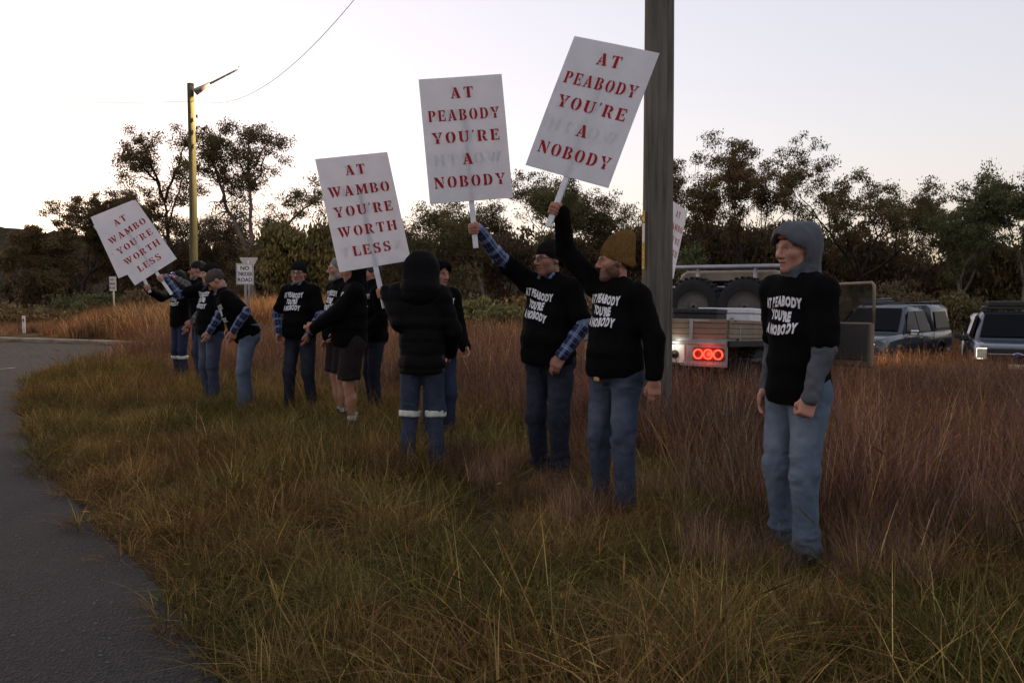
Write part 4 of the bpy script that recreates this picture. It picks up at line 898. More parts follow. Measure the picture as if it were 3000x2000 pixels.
def tree(label, base, height, width, seed, kind='gum', cols=BRN, bark=M_BARK, group='trees behind the grass', nl=90, lsize=.16, sig=.29, lean=(0, 0), name='gum_tree', droop=.55, limbs=None, tcap=0):
    rng = np.random.default_rng(seed); z0 = gz(*base) - .05
    root = empty(name, (base[0], base[1], z0), rng.uniform(-.3, .3), label=label, cat='tree', group=group)
    if limbs: br, tips = limbs(rng)
    elif kind == 'gum': br, tips = skeleton(rng, 4, (3, 3, 3, 2), .50, .36)
    elif kind == 'spread': br, tips = skeleton(rng, 4, (4, 3, 3, 2), .60, .28, gravity=.06)
    else: br, tips = skeleton(rng, 3, (4, 3, 3), .75, .16, gravity=.02)
    if not limbs:
        q = np.concatenate([np.array(p) for p, _ in br]); zs = (height - sig * .9) / q[:, 2].max(); ex = max(np.ptp(q[:, 0]), np.ptp(q[:, 1])); xs_ = max(width * (1.0 if kind == 'dense' else 1.25) - sig * 1.6, .5) / ex
        sc = np.array([xs_, xs_, zs]); sh = np.array([lean[0], lean[1], 0]) / height
        f = lambda P: np.asarray(P) * sc + (np.asarray(P)[..., 2:3] * zs) * sh
    else: f = lambda P: np.asarray(P)
    mb = MB(); rr = height * (.9 if not limbs else 1)
    for p, r in br:
        rs = [max(x * rr, .012) if not limbs else x for x in r]; mb.tube([tuple(v) for v in f(np.array(p))], rs, 6 if rs[0] > .05 else 4 if rs[0] > .025 else 3, cap=False)
    mb.build('trunk', bark, root, True)
    T = f(tips)
    if kind == 'dense':   # foliage from crown down to the ground
        nlb = int(7 + width * 2.2); n = int(46 * width * .5 + 26); a = rng.uniform(0, 6.28, nlb); h = rng.uniform(.05, 1, nlb) ** .8 * .95
        rad = np.sqrt(np.clip(1 - ((h - .42) / .62) ** 2, .05, 1)) * width * .5 * np.sqrt(rng.uniform(.35, 1, nlb)); lob = np.c_[rad * np.cos(a), rad * np.sin(a), h * height]
        cl = lob[rng.integers(0, nlb, n)] + rng.normal(0, .42, (n, 3)) * (width / 5); cl[:, 2] = np.clip(cl[:, 2], .2, height * .98)
        T = np.concatenate([T, cl])
    if tcap and len(T) > tcap: T = T[rng.choice(len(T), tcap, replace=False)]
    V, F, C = leaves(T, nl, sig, rng, lsize, cols, droop)
    keep = V[F[:, 0], 2] > .15; F = F[keep]
    me = mesh_np('crown', V, F, False); set_col(me, C); link('crown', me, M_LEAF, root); return root
def tpx(px, top, wpx, Y, **k):
    b = at(px, 900, Y); z0 = gz(b.x, Y); ht = at(px, top, Y).z - z0; return dict(base=(b.x, Y), height=ht, width=wpx / FPX * Y, **k)
# hero gums on the left, limbs laid out like the photographed trees
def limb_set(spec, Y, basepx, k=1.0, tipn=2):
    """spec: list of pixel polylines with start radius; pixels turned into metres in the tree's own plane, with depth wander"""
    o = at(*basepx, Y)
    def mk(rng):
        br, tips = [], []
        for pts, r, dep in spec:
            P = []
            for i, (px, py) in enumerate(pts):
                v = at(px, py, Y) - o; P.append(np.array([v.x, dep * i / max(1, len(pts) - 1), v.z]))
            fine = [P[0]]; 
            for a, b in zip(P, P[1:]):
                for t in (.33, .67, 1): fine.append(a + (b - a) * t + rng.normal(0, .05, 3) * (t < 1))
            rs = list(np.linspace(r, r * .35, len(fine))); br.append((fine, rs))
            st = len(fine) // 3
            for i in range(st, len(fine)):   # side branches
                for j in range(3):
                    d = _n(rng.normal(0, 1, 3) + np.array([0, 0, .45])); ln = rng.uniform(.5, 1.5); q0 = fine[i]; q1 = q0 + d * ln * .5 + rng.normal(0, .06, 3); q2 = q1 + _n(d + rng.normal(0, .4, 3)) * ln * .5
                    br.append(([q0, q1, q2], [rs[i] * .4, rs[i] * .3, .012])); 
                    if i > st + (len(fine) - st) * .25 and rng.uniform() < .75: tips += [q2, (q1 + q2) / 2]
            tips += [fine[-1]] * 3
        return br, np.array(tips)
    return mk
Y1 = 48.0
b = at(497, 905, Y1)
tree('dark trunked gum with thin open crown left of the street light', (b.x, Y1), 10, 4, 1, cols=BRN, nl=110, sig=.28, lsize=.125,
     limbs=limb_set([([(500, 905), (497, 760), (490, 640), (480, 570)], .17, 0), ([(480, 570), (455, 510), (400, 450), (345, 440)], .09, .5), ([(480, 570), (462, 500), (440, 440), (420, 400)], .09, -.6), ([(482, 575), (500, 510), (520, 440), (530, 395)], .09, .7), ([(490, 640), (520, 560), (548, 500), (555, 560)], .06, -.5), ([(495, 700), (450, 640), (415, 600)], .05, .6), ([(455, 510), (420, 500), (370, 500)], .05, -.3)], Y1, (497, 905)))
Y2 = 44.0; b = at(735, 905, Y2)
tree('pale forked gum with three spreading limbs right of the street light', (b.x, Y2), 10, 6, 2, cols=BRN + OLV, bark=M_PALE, nl=110, sig=.28, lsize=.12,
     limbs=limb_set([([(738, 905), (735, 800), (730, 730)], .20, 0), ([(730, 730), (690, 650), (645, 570), (620, 500), (600, 430)], .13, .6), ([(732, 735), (738, 650), (740, 560), (738, 470), (745, 390)], .12, -.5), ([(738, 745), (790, 690), (840, 640), (890, 590), (930, 560)], .10, .5), ([(738, 520), (700, 470), (675, 430)], .06, .5), ([(740, 540), (775, 470), (800, 430)], .06, -.5), ([(745, 470), (770, 410), (790, 385)], .05, .4), ([(645, 570), (660, 500), (650, 420), (640, 390)], .05, -.4), ([(740, 590), (700, 540), (690, 560)], .04, .4), ([(620, 500), (595, 450), (605, 400)], .04, .4)], Y2, (735, 905)))
gl = 'trees behind the grass'
k = 0
for lab, px, top, wpx, Y, kind, cols, bark, nl in (
    ('low rounded dark tree at the left end of the tree line', 125, 640, 200, 56, 'spread', BRN, M_BARK, 110),
    ('broad rounded dark tree behind the two tilted placards', 235, 560, 300, 58, 'spread', BRN, M_BARK, 120),
    ('rounded dark tree just left of the dark trunked gum', 350, 550, 250, 60, 'spread', BRN, M_BARK, 120),
    ('short dark tree behind the street light pole', 560, 640, 170, 62, 'dense', DRK, M_BARK, 60),
    ('small leafy tree seen low between the two hero gums', 650, 620, 120, 60, 'dense', DRK, M_BARK, 55),
    ('bushy tree behind the pale forked gum', 770, 600, 180, 58, 'dense', DRK + BRN, M_BARK, 60),
    ('olive weeping tree behind the give way sign', 860, 650, 130, 40, 'dense', OLV, M_BARK, 60),
    ('olive weeping tree behind the grey haired man', 960, 640, 150, 42, 'dense', OLV, M_BARK, 60),
    ('low dark tree behind the puffer jacket', 1180, 640, 170, 52, 'dense', DRK, M_BARK, 60),
    ('brown green tree between two upright placards', 1300, 590, 210, 50, 'dense', OLV, M_BARK, 55),
    ('open branched tree with bare twigs left of the tilted placard', 1420, 570, 210, 54, 'gum', OLV, M_PALE, 55),
    ('tall green topped tree behind the tilted placard', 1560, 498, 200, 52, 'gum', OLV + GRN, M_PALE, 62),
    ('green tree behind the glasses wearer', 1660, 510, 180, 56, 'gum', OLV, M_BARK, 60),
    ('rounded dark tree left of the big timber pole', 1800, 565, 220, 54, 'dense', DRK + BRN, M_BARK, 55),
    ('leafy tree directly right of the big timber pole', 1990, 430, 190, 50, 'gum', BRN, M_BARK, 75),
    ('tall brown gum with upright limbs behind the tray ute', 2180, 372, 310, 50, 'gum', BRN, M_BARK, 95),
    ('broad gum with many spreading branches behind the hooded man', 2510, 405, 420, 50, 'spread', BRN + OLV, M_BARK, 95),
    ('small sparse tree in the gap of the tree line', 2690, 560, 150, 56, 'gum', BRN, M_PALE, 50),
    ('green gum beside the silver canopy ute', 2830, 545, 260, 44, 'gum', GRN, M_PALE, 85),
    ('tall green gum behind the dark blue ute', 2990, 470, 240, 42, 'gum', GRN, M_PALE, 95),
    ('leafy green gum beyond the dark blue ute', 3160, 430, 300, 46, 'gum', GRN, M_PALE, 80)):
    k += 1; tree(lab, seed=20 + k, kind=kind, cols=cols, bark=bark, nl=int(nl * (.78 if kind != 'dense' else .9)), sig=.29 if kind == 'dense' else .24, lsize=.22 if 'weeping' in lab else .135, droop=1.5 if 'weeping' in lab else .6, **tpx(px, top, wpx, Y, lean=(random.uniform(-.5, .5), 0)))
UND = ['beside the wooded hill', 'behind the low rounded tree', 'behind the broad rounded tree', 'behind the dark trunked gum', 'between the hero gum trunks', 'behind the street light', 'behind the small leafy tree', 'behind the pale forked gum', 'above the give way sign', 'behind the black beanie and glasses', 'behind the grey haired man', 'behind the placard ending LESS', 'behind the puffer jacket hood', 'between the puffer jacket and the upright placard', 'under the upright placard', 'below the gap between both NOBODY placards', 'under the tilted placard', 'behind the raised black sleeve', 'behind the mustard beanie', 'behind the big timber pole', 'behind the edge on placard', 'above the ute headboard rack', 'behind the spare wheels', 'left of the grey hood', 'behind the grey hood', 'right of the grey hood', 'above the open ute door', 'above the canopy ute', 'in the gap beside the canopy ute']
UND = ['beside the wooded hill'] + UND[1:]
# second, lower storey that closes the view between the trunks
k = 0
for px, top, wpx, Y, cols in ((60, 800, 130, 70, DRK), (300, 690, 260, 66, DRK), (200, 700, 260, 66, DRK), (430, 720, 200, 64, DRK), (520, 700, 180, 66, DRK), (620, 700, 200, 64, DRK), (720, 690, 220, 66, DRK), (830, 700, 200, 62, DRK), (930, 720, 190, 60, DRK), (1040, 700, 220, 60, DRK), (1130, 690, 200, 58, DRK), (1250, 690, 220, 58, DRK), (1370, 680, 220, 60, DRK), (1490, 670, 220, 60, DRK), (1610, 670, 220, 60, DRK), (1730, 680, 230, 60, DRK), (1850, 690, 230, 58, DRK), (1960, 650, 230, 56, DRK), (2080, 640, 230, 56, DRK), (2200, 650, 240, 56, DRK), (2320, 640, 240, 56, DRK), (2440, 650, 240, 54, DRK), (2560, 690, 230, 54, DRK), (2650, 720, 220, 54, DRK), (2760, 760, 200, 52, DRK), (2860, 700, 220, 48, OLV), (2960, 680, 230, 48, OLV), (3080, 660, 240, 48, OLV), (150, 780, 170, 64, DRK)):
    k += 1; tree('dense dark understorey tree ' + UND[k - 1], seed=100 + k, kind='dense' if k % 3 else 'spread', cols=cols, nl=40, lsize=.28, sig=.42, droop=1.0, tcap=170, group='lower storey trees', name='understorey_tree', **tpx(px, top, wpx, Y))
SHR = ['with grey green leaves behind the puffer jacket hem', 'with grey green leaves left of the man in glasses', 'low and olive beside the puffer jacket', 'olive behind the placard handle', 'dark behind the black beanie wearer', 'olive behind the bending man', 'dark under the street light', 'dark behind the grassy bank', 'green behind the lone no through road sign', 'green at the left end of the bank', 'olive behind the grey beard', 'dark behind the hooded pair', 'olive under the outstretched plaid sleeve', 'dark between the two placard holders', 'dark left of the big pole', 'dark behind the hooded man shoulder', 'dark behind the canopy ute roof', 'olive behind the white wagon', 'green above the ute spare wheels', 'dark behind the open ute door', 'dark beside the grey hood', 'dark between the guide post and the hill', 'dark right behind the guide post', 'dark at the foot of the wooded hill', 'olive beside the guide post on the bank']
# shrubs at the foot of the trees
k = 0
for px, top, wpx, Y, cols in ((1400, 870, 110, 26, GRN), (1470, 890, 90, 25, GRN), (1345, 900, 70, 27, OLV), (1060, 890, 90, 30, OLV), (820, 880, 110, 32, DRK), (760, 890, 80, 31, OLV), (560, 860, 130, 40, DRK), (430, 850, 140, 42, DRK), (300, 860, 120, 44, GRN), (220, 870, 110, 46, GRN), (910, 860, 110, 34, OLV), (1210, 870, 110, 30, DRK), (1560, 860, 120, 30, OLV), (1700, 860, 130, 31, DRK), (1840, 850, 110, 30, DRK), (2330, 830, 120, 34, DRK), (2700, 850, 150, 34, DRK), (2820, 850, 140, 33, OLV), (2010, 700, 90, 40, GRN), (2600, 820, 160, 36, DRK), (2440, 820, 150, 36, DRK), (20, 905, 190, 33, DRK), (110, 910, 150, 34, DRK), (-90, 895, 200, 33, DRK), (170, 905, 130, 36, OLV)):
    k += 1; r_ = tree('leafy shrub ' + SHR[k - 1], seed=200 + k, kind='dense', cols=cols, nl=44, lsize=.15, sig=.22, tcap=110, group='shrubs at the foot of the trees', name='shrub', **tpx(px, top, wpx, Y)); r_['category'] = 'shrub'
# ------------------------------------------------------------------ the signs and the people who hold them
def sign_px(label, TL, TR, BR, BL, Y, yaw, lines, back, **k):
    c = [sum(p[i] for p in (TL, TR, BR, BL)) / 4 for i in (0, 1)]
    ux, uy = (TL[0] + TR[0] - BL[0] - BR[0]), (TL[1] + TR[1] - BL[1] - BR[1]); rx, ry = (TR[0] + BR[0] - TL[0] - BL[0]), (TR[1] + BR[1] - TL[1] - BL[1])
    up = (CR * ux - CU * uy).normalized(); r = (CR * rx - CU * ry).normalized(); r = r * math.cos(R(yaw)) + CF * math.sin(R(yaw))
    return sign(label, at(c[0], c[1], Y), up, r, lines, back, **k)
def gpt(M, t): return M @ Vector((0, -.45 - t, -.0125)), Vector((M[0][1], M[1][1], M[2][1]))
# ------------------------------------------------------------------ poles, wires, road signs
def timber(name, c, dk, green=0):
    m, t, b = newmat(name); N = t.nodes; K = t.links.new; b.inputs['Roughness'].default_value = .95; b.inputs['Specular IOR Level'].default_value = .1
    tc = N.new('ShaderNodeTexCoord'); mp = N.new('ShaderNodeMapping'); mp.inputs['Scale'].default_value = (26, 26, .9); K(tc.outputs['Object'], mp.inputs[0])
    n = N.new('ShaderNodeTexNoise'); n.inputs['Scale'].default_value = 1; n.inputs['Detail'].default_value = 8; n.inputs['Roughness'].default_value = .7; K(mp.outputs[0], n.inputs['Vector'])
    r = N.new('ShaderNodeValToRGB'); e = r.color_ramp.elements; e[0].position = .28; e[0].color = (*[x * .25 for x in dk], 1); e[1].position = .7; e[1].color = (*c, 1); x = r.color_ramp.elements.new(.42); x.color = (*dk, 1); K(n.outputs[0], r.inputs[0])
    n3 = N.new('ShaderNodeTexNoise'); n3.inputs['Scale'].default_value = 1.1; n3.inputs['Detail'].default_value = 3; K(tc.outputs['Object'], n3.inputs['Vector'])
    mxx = N.new('ShaderNodeMix'); mxx.data_type = 'RGBA'; mxx.blend_type = 'MULTIPLY'; mxx.inputs[0].default_value = .6; K(r.outputs[0], mxx.inputs[6]); K(n3.outputs[0], mxx.inputs[7]); K(mxx.outputs[2], b.inputs['Base Color'])
    u = N.new('ShaderNodeBump'); u.inputs['Strength'].default_value = 1; u.inputs['Distance'].default_value = .02; K(n.outputs[0], u.inputs['Height']); K(u.outputs[0], b.inputs['Normal']); return m
M_POLE = timber('weathered_timber', (.25, .225, .19), (.14, .125, .105)); M_POLE2 = timber('lamp_tinted_timber', (.20, .185, .105), (.115, .107, .06))  # the lamp's yellow green light is mixed into the street pole's timber colour
def pole_mesh(mb, h, r0, r1, seed, n=20, top=True, seg=24):
    rg = np.random.default_rng(seed); rings = []
    ph = rg.uniform(0, 6, 5); 
    for i in range(seg + 1):
        t = i / seg; r = r0 + (r1 - r0) * t; ox, oy = .012 * math.sin(t * 5 + ph[0]), .012 * math.sin(t * 4 + ph[1])
        rings.append([Vector((ox + r * (1 + .025 * math.sin(3 * a + ph[2]) + .02 * math.sin(5 * a + t * 9 + ph[3])) * math.cos(a), oy + r * (1 + .025 * math.sin(3 * a + ph[2]) + .02 * math.sin(5 * a + t * 9 + ph[3])) * math.sin(a), h * t - .4)) for a in np.linspace(0, 2 * math.pi, n, endpoint=False)])
    return mb.loft(rings)
PB = at(1919, 1285, 8.35); pz = gz(PB.x, PB.y)
up_ = empty('utility_pole', (PB.x, PB.y, pz), label='big weathered timber power pole behind the mustard beanie', cat='pole')
pole_mesh(MB(), 9.6, .155, .125, 3).build('shaft', M_POLE, up_, True)
M_YEL = pmat('yellow_plate', (.55, .36, .03), .6, noise=(30, (.42, .27, .02), 3)); M_WPL = pmat('pale_plate', (.55, .5, .42), .6); M_INK = pmat('black_ink', (.015, .015, .015), .7)
tn = Vector((-.93, -.37, 0)).normalized(); tt = Vector((0, 0, 1)); tr_ = tt.cross(tn)
def plate(zc, hh, mat, txt, size):
    Mx = Matrix(((tr_.x, tt.x, tn.x, tn.x * .151), (tr_.y, tt.y, tn.y, tn.y * .151), (tr_.z, tt.z, tn.z, zc - pz), (0, 0, 0, 1)))
    o = MB().box((0, 0, 0), (.021, hh / 2, .003)).build('number_plate', mat, up_); o.matrix_local = Mx
    if not txt: return o
    tv, tf = text_mesh(txt, size); me = bpy.data.meshes.new('lettering'); me.from_pydata([(a, b, .0045) for a, b, _ in tv], [], tf); link('lettering', me, M_INK, o)
    return o
zy = lambda py: at(1885, py, 8.3).z
plate(zy(634), .105, M_YEL, 'T', .06); plate(zy(683), .19, M_WPL, "I", .03)
o_ = plate(zy(748), .26, M_YEL, '', .03)
for i, ch in enumerate('95105'):
    tv, tf = text_mesh(ch, .05); me = bpy.data.meshes.new('lettering'); me.from_pydata([(a, b + .075 - i * .045, .0045) for a, b, _ in tv], [], tf); link('lettering', me, M_INK, o_)
# street light
SY = 27.0; sb = at(572, 900, SY); sz = gz(sb.x, SY); stop = at(560, 245, SY)
sl_ = empty('street_light', (sb.x, SY, sz), label='lamp tinted timber street light pole with lit lamp on a raked arm', cat='street light')
pole_mesh(MB(), stop.z - sz + .4, .135, .10, 7).build('shaft', M_POLE2, sl_, True)
M_GALV = pmat('galvanised_steel', (.34, .32, .31), .5, metal=.6, noise=(8, (.24, .22, .21), 4)); M_INSUL = pmat('black_insulator', (.02, .02, .02), .5)
lo_ = lambda px, py, dy=0: at(px, py, SY + dy) - Vector((sb.x, SY, sz))
a0, a1, a2, a3 = lo_(572, 270, -.12), lo_(614, 246, -.12), lo_(690, 207, -.12), lo_(702, 205, -.12)
MB().tube([a0, a1], [.11, .055], 10).tube([a1, a2, a3], [.035, .028, .026], 8).build('arm', M_GALV, sl_, True)
hp = lo_(728, 198, -.12)
MB().loft([[hp + Vector((-.30, dy * .6, dz * .5)) for dy, dz in ((-.1, 0), (-.06, .05), (.06, .05), (.1, 0), (.06, -.03), (-.06, -.03))], [hp + Vector((-.15, dy, dz)) for dy, dz in ((-.10, 0), (-.06, .05), (.06, .05), (.10, 0), (.08, -.02), (-.08, -.02))], [hp + Vector((.05, dy * .7, dz * .7)) for dy, dz in ((-.10, 0), (-.06, .05), (.06, .05), (.10, 0), (.08, -.02), (-.08, -.02))]]).build('lamp_head', pmat('lamp_housing', (.55, .53, .50), .5), sl_, True)
MB().lathe([(.05, -.12), (.15, -.08), (.21, -.01), (.21, .06)], Matrix.Translation(hp + Vector((.08, 0, -.02))) @ Matrix.Diagonal((1.6, .8, 1, 1)), 20).build('lamp_lens', pmat('lit_lens', (.9, .8, .6), .4, emit=(1, .82, .5, 18)), sl_)
for z_ in (-.25, -1.0, -1.35, -1.75):
    MB().box(lo_(571, 245, -.1) + Vector((.04, 0, z_)), (.03, .03, .05), bev=.01).build('insulator', M_INSUL, sl_)
ld = bpy.data.lights.new('street_lamp', 'SPOT'); ld.energy = 900; ld.color = (1, .70, .34); ld.spot_size = R(165); ld.spot_blend = .5; ld.shadow_soft_size = .15
lob = bpy.data.objects.new('street_lamp', ld); COL.objects.link(lob); lob.parent = sl_; lob.location = hp + Vector((.08, 0, -.18))
# wires
M_WIRE = pmat('wire', (.30, .28, .29), .6)
def wire(label, A, B, sag, r=.010):
    pts = [A + (B - A) * t - Vector((0, 0, 4 * sag * t * (1 - t))) for t in np.linspace(0, 1, 40)]
    MB().tube(pts, r, 5).build('overhead_wire', M_WIRE, None, True, label=label, cat='wire', group='overhead wires')
wire('thin overhead wire running left from the street light pole', at(558, 297, SY), at(-700, 250, SY + 3), .25, .007)
wire('sagging overhead wire climbing from the street light to the big pole', at(574, 291, SY), Vector((PB.x, PB.y, 8.6)), 1.75, .0065)
# road signs
M_SIGNW = pmat('white_sign_face', (.72, .68, .66), .5, noise=(6, (.62, .58, .56), 3)); M_SBACK = pmat('sign_back', (.55, .46, .42), .5, noise=(5, (.45, .38, .34), 3)); M_SPOST = pmat('grey_post', (.22, .21, .20), .6, metal=.3)
def road_sign(label, px, pytop, wpx, hpx, Y, yaw):
    c = at(px, pytop + hpx / 2, Y); g = gz(c.x, Y); W = wpx / FPX * Y / math.cos(R(yaw)); Hh = hpx / FPX * Y
    ro = empty('road_sign', (c.x, Y, g), R(yaw), label=label, cat='road sign', group='no through road signs')
    MB().tube([(0, .03, -.3), (0, .03, c.z - g + Hh * .35)], .028, 8).build('post', M_SPOST, ro, True)
    pl = MB().box((0, 0, c.z - g), (W / 2, .004, Hh / 2)).build('plate', M_SIGNW, ro)
    mb = MB(); zc = c.z - g
    for sx_ in (-1, 1): mb.box((sx_ * W * .46, -.006, zc), (W * .012, .001, Hh * .46)); mb.box((0, -.006, zc + sx_ * Hh * .46), (W * .472, .001, Hh * .010))
    mb.build('border', M_INK, pl)
    for i, tx in enumerate(('NO', 'THROUGH', 'ROAD')):
        tv, tf = text_mesh(tx, Hh * .27, Hh * .006, 0, 1.0); wid = np.ptp(tv[:, 0]); k = min(1, W * .82 / wid); me = bpy.data.meshes.new('lettering')
        me.from_pydata([(a * k, -.008, zc + b + Hh * (.19 - .28 * i)) for a, b, _ in tv], [], tf); link('lettering', me, M_INK, pl)
road_sign('no through road sign in front of the pale backed triangular sign', 717.5, 772, 51, 61, 22.0, 0)
road_sign('no through road sign standing alone on the grassy bank', 330, 810, 26, 42, 30.0, -28)
Yg = 24.5; c = at(729, 785, Yg); g_ = gz(c.x, Yg); ro = empty('give_way_sign', (c.x, Yg, g_), label='pale back of a triangular give way sign', cat='road sign')
MB().tube([(0, -.03, -.3), (0, -.03, at(729, 765, Yg).z - g_)], .028, 8).build('post', M_SPOST, ro, True)
tw = 53 / FPX * Yg / 2; z1 = at(729, 754, Yg).z - g_
MB().prism([(-tw, 0, z1), (-tw * .96, 0, z1 - .05), (-.03, 0, z1 - tw * 1.65), (.03, 0, z1 - tw * 1.65), (tw * .96, 0, z1 - .05), (tw, 0, z1)], (0, 0, 0), (0, .006, 0)).build('plate', M_SBACK, ro)
gpz = at(69, 925, 27); g_ = gz(gpz.x, 27)
ro = empty('guide_post', (gpz.x, 27, g_), label='slim white roadside guide post on the far kerb', cat='guide post')
MB().box((0, 0, (gpz.z - g_) / 2 - .1), (.048, .02, (gpz.z - g_) / 2 + .1), bev=.006).build('post', pmat('guide_post_white', (.62, .60, .58), .6), ro)
MB().box((0, -.022, gpz.z - g_ - .14), (.03, .002, .05)).build('reflector', pmat('red_reflector', (.3, .05, .04), .3), ro)

# ------------------------------------------------------------------ vehicles (local: forward +y, right +x)
M_TAN = pmat('tan_paint', (.215, .165, .115), .55, noise=(5, (.15, .112, .078), 5), spec=.3, coat=.1); M_TYRE = pmat('tyre_rubber', (.018, .018, .019), .85, bump=(60, .6, .01), noise=(9, (.012, .012, .012), 4)); M_STEEL = pmat('black_steel', (.03, .03, .032), .5, metal=.4)
M_ALLOY = pmat('alloy_tube', (.36, .35, .36), .42, metal=.7, noise=(6, (.26, .25, .26), 4)); M_GLASS = pmat('dark_glass', (.006, .007, .009), .15, spec=.03); M_CHAS = pmat('chassis', (.02, .018, .017), .8); M_PLAST = pmat('black_plastic', (.02, .02, .021), .6)
M_CHROME = pmat('chrome', (.7, .7, .72), .12, metal=1); M_REDLED = pmat('red_led', (.6, .02, .01), .4, emit=(1, .035, .015, 1.0)); M_REDLENS = pmat('red_lens', (.16, .008, .006), .25, spec=.6); M_HEAD = pmat('headlight_glass', (.14, .14, .15), .1, spec=.5, emit=(1, .86, .62, .025)); M_DRL = pmat('running_light', (.9, .85, .75), .3, emit=(1, .85, .6, .35)); M_AMB = pmat('amber_light', (.6, .3, .05), .3, emit=(1, .55, .18, .8))
M_PLATE = pmat('number_plate', (.62, .56, .42), .5); M_TUB = pmat('white_plastic', (.62, .62, .64), .5, noise=(8, (.5, .5, .52), 4)); M_MIRR = pmat('mirror_glass', (.55, .75, .78), .04, metal=1)
def wheel(parent, loc, r=.40, wd=.26, steel=M_STEEL, ax='x', n=28, name='wheel', lug=True):
    o = empty(name, loc); o.parent = parent if parent else None
    if ax == 'y': o.rotation_euler = (0, 0, math.pi / 2)
    M = Matrix.Rotation(math.pi / 2, 4, 'Y'); h = wd / 2
    mb = MB().lathe([(r * .58, -h * .9), (r * .80, -h), (r * .95, -h * .86), (r, -h * .55), (r, h * .55), (r * .95, h * .86), (r * .80, h), (r * .58, h * .9)], M, n, cap=False)
    if lug:
        for i in range(30):
            a = i * 2 * math.pi / 30
            for sgn in (-1, 1): mb.box(M @ Vector(((r + .004) * math.cos(a + .08 * sgn), (r + .004) * math.sin(a + .08 * sgn), sgn * h * .62)), (h * .30, .018, .013), Matrix.Rotation(a, 4, 'X') if False else Matrix.Rotation(math.atan2(-math.cos(a), math.sin(a)) + math.pi / 2, 4, 'X'))
    mb.build('tyre', M_TYRE, o, True)
    mb = MB().lathe([(r * .57, -h * .8), (r * .5, -h * .35), (r * .2, -h * .30), (r * .18, -h * .5), (.02, -h * .55)], M, n, cap=False); mb.lathe([(r * .57, h * .8), (r * .5, h * .35), (r * .2, h * .30), (r * .18, h * .5), (.02, h * .55)], M, n, cap=False); mb.lathe([(r * .585, -h * .82), (r * .585, h * .82)], M, n, cap=False); mb.build('rim', steel, o, True)
    return o
# --- tan tray ute
hd = R(35); cx, cy = 2.41, 9.6; ux, uy = cx - .042, cy + 1.549
ut = empty('tray_ute', (ux, uy, gz(ux, uy) + .02), -hd, label='tan tray back ute with open driver door and glowing round tail lights', cat='ute'); ut.rotation_euler = (R(-2.6), 0, -hd)
MB().box((.32, 1.3, .55), (.05, 2.6, .08)).box((-.32, 1.3, .55), (.05, 2.6, .08)).box((0, 0, .42), (.7, .07, .07)).build('chassis', M_CHAS, ut)
MB().box((0, -.10, .905), (.92, 1.15, .025)).build('tray_floor', M_ALLOY, ut)
def ribbed(mb, L0, L1, z0, z1, fix, ax, out):
    """pressed dropside: sheet, top rail and two long ribs"""
    c = (L0 + L1) / 2; h = (L1 - L0) / 2; zc = (z0 + z1) / 2; hh = (z1 - z0) / 2
    def bx(off, zc_, th, zh, hl=h): mb.box((fix + out * off, c, zc_) if ax == 'y' else (c, fix + out * off, zc_), (th, hl, zh) if ax == 'y' else (hl, th, zh), bev=.006)
    bx(0, zc, .012, hh); bx(.008, z1 - .02, .022, .022); bx(.006, z0 + .02, .018, .02); bx(.010, z0 + hh * .72, .012, .028); bx(.010, z0 + hh * 1.32, .012, .028)
for s_ in (-1, 1):
    mb = MB(); ribbed(mb, -1.23, 1.02, .93, 1.145, s_ * .92, 'y', s_); mb.build('side_panel', M_TAN, ut)
    for yy in (-.9, .0, .85): MB().box((s_ * .938, yy, .98), (.012, .02, .09), bev=.004).build('latch', M_ALLOY, ut)
    MB().box((s_ * .93, -.1, .87), (.02, 1.13, .035), bev=.005).build('rope_rail', M_CHAS, ut)
    MB().box((s_ * .80, .05, .66), (.14, .52, .02), Matrix.Rotation(0, 4, 'X'), bev=.01).box((s_ * .80, -.49, .50), (.14, .012, .17)).build('mudguard', M_PLAST, ut)
mb = MB(); ribbed(mb, -.92, .92, .93, 1.145, -1.245, 'x', -1); mb.build('tailgate', M_TAN, ut)
for xx in (-.55, .50): MB().box((xx, -1.275, 1.03), (.022, .012, .115), bev=.004).box((xx + .1, -1.27, 1.13), (.11, .012, .010)).build('tailgate_latch', M_ALLOY, ut)
MB().box((0, -1.225, .74), (.92, .022, .135), bev=.006).box((0, -1.25, .62), (.92, .03, .02), bev=.005).box((0, -1.25, .87), (.92, .03, .014), bev=.004).build('light_panel', pmat('grey_light_panel', (.30, .27, .26), .5, metal=.3, noise=(6, (.2, .18, .17), 4)), ut)
for s_ in (-1, 1):
    tl = MB().box((s_ * .71, -1.255, .745), (.185, .014, .072), bev=.01).build('tail_light', M_REDLENS, ut)
    for i in range(3):
        ring = MB(); xx = s_ * .71 + (i - 1) * .12
        for j in range(16):
            a = j * math.pi / 8; ring.box((xx + .052 * math.cos(a), -1.273, .745 + .052 * math.sin(a)), (.0085, .005, .0085), bev=.003)
        ring.tube([(xx + .052 * math.cos(a), -1.268, .745 + .052 * math.sin(a)) for a in np.linspace(0, 2 * math.pi, 20, endpoint=False)], .007, 5, closed=True); ring.build('led_ring', M_REDLED, tl, kind='stuff')
lp = MB().box((.30, -1.252, .735), (.115, .008, .105), bev=.004).build('plate_panel', pmat('white_panel', (.62, .60, .52), .5), ut)
MB().lathe([(.05, 0), (.045, .02), (.02, .03), (.018, .05)], Matrix.Translation((.30, -1.26, .73)) @ Matrix.Rotation(math.pi / 2, 4, 'X'), 14).build('socket_cover', M_PLAST, lp, True)
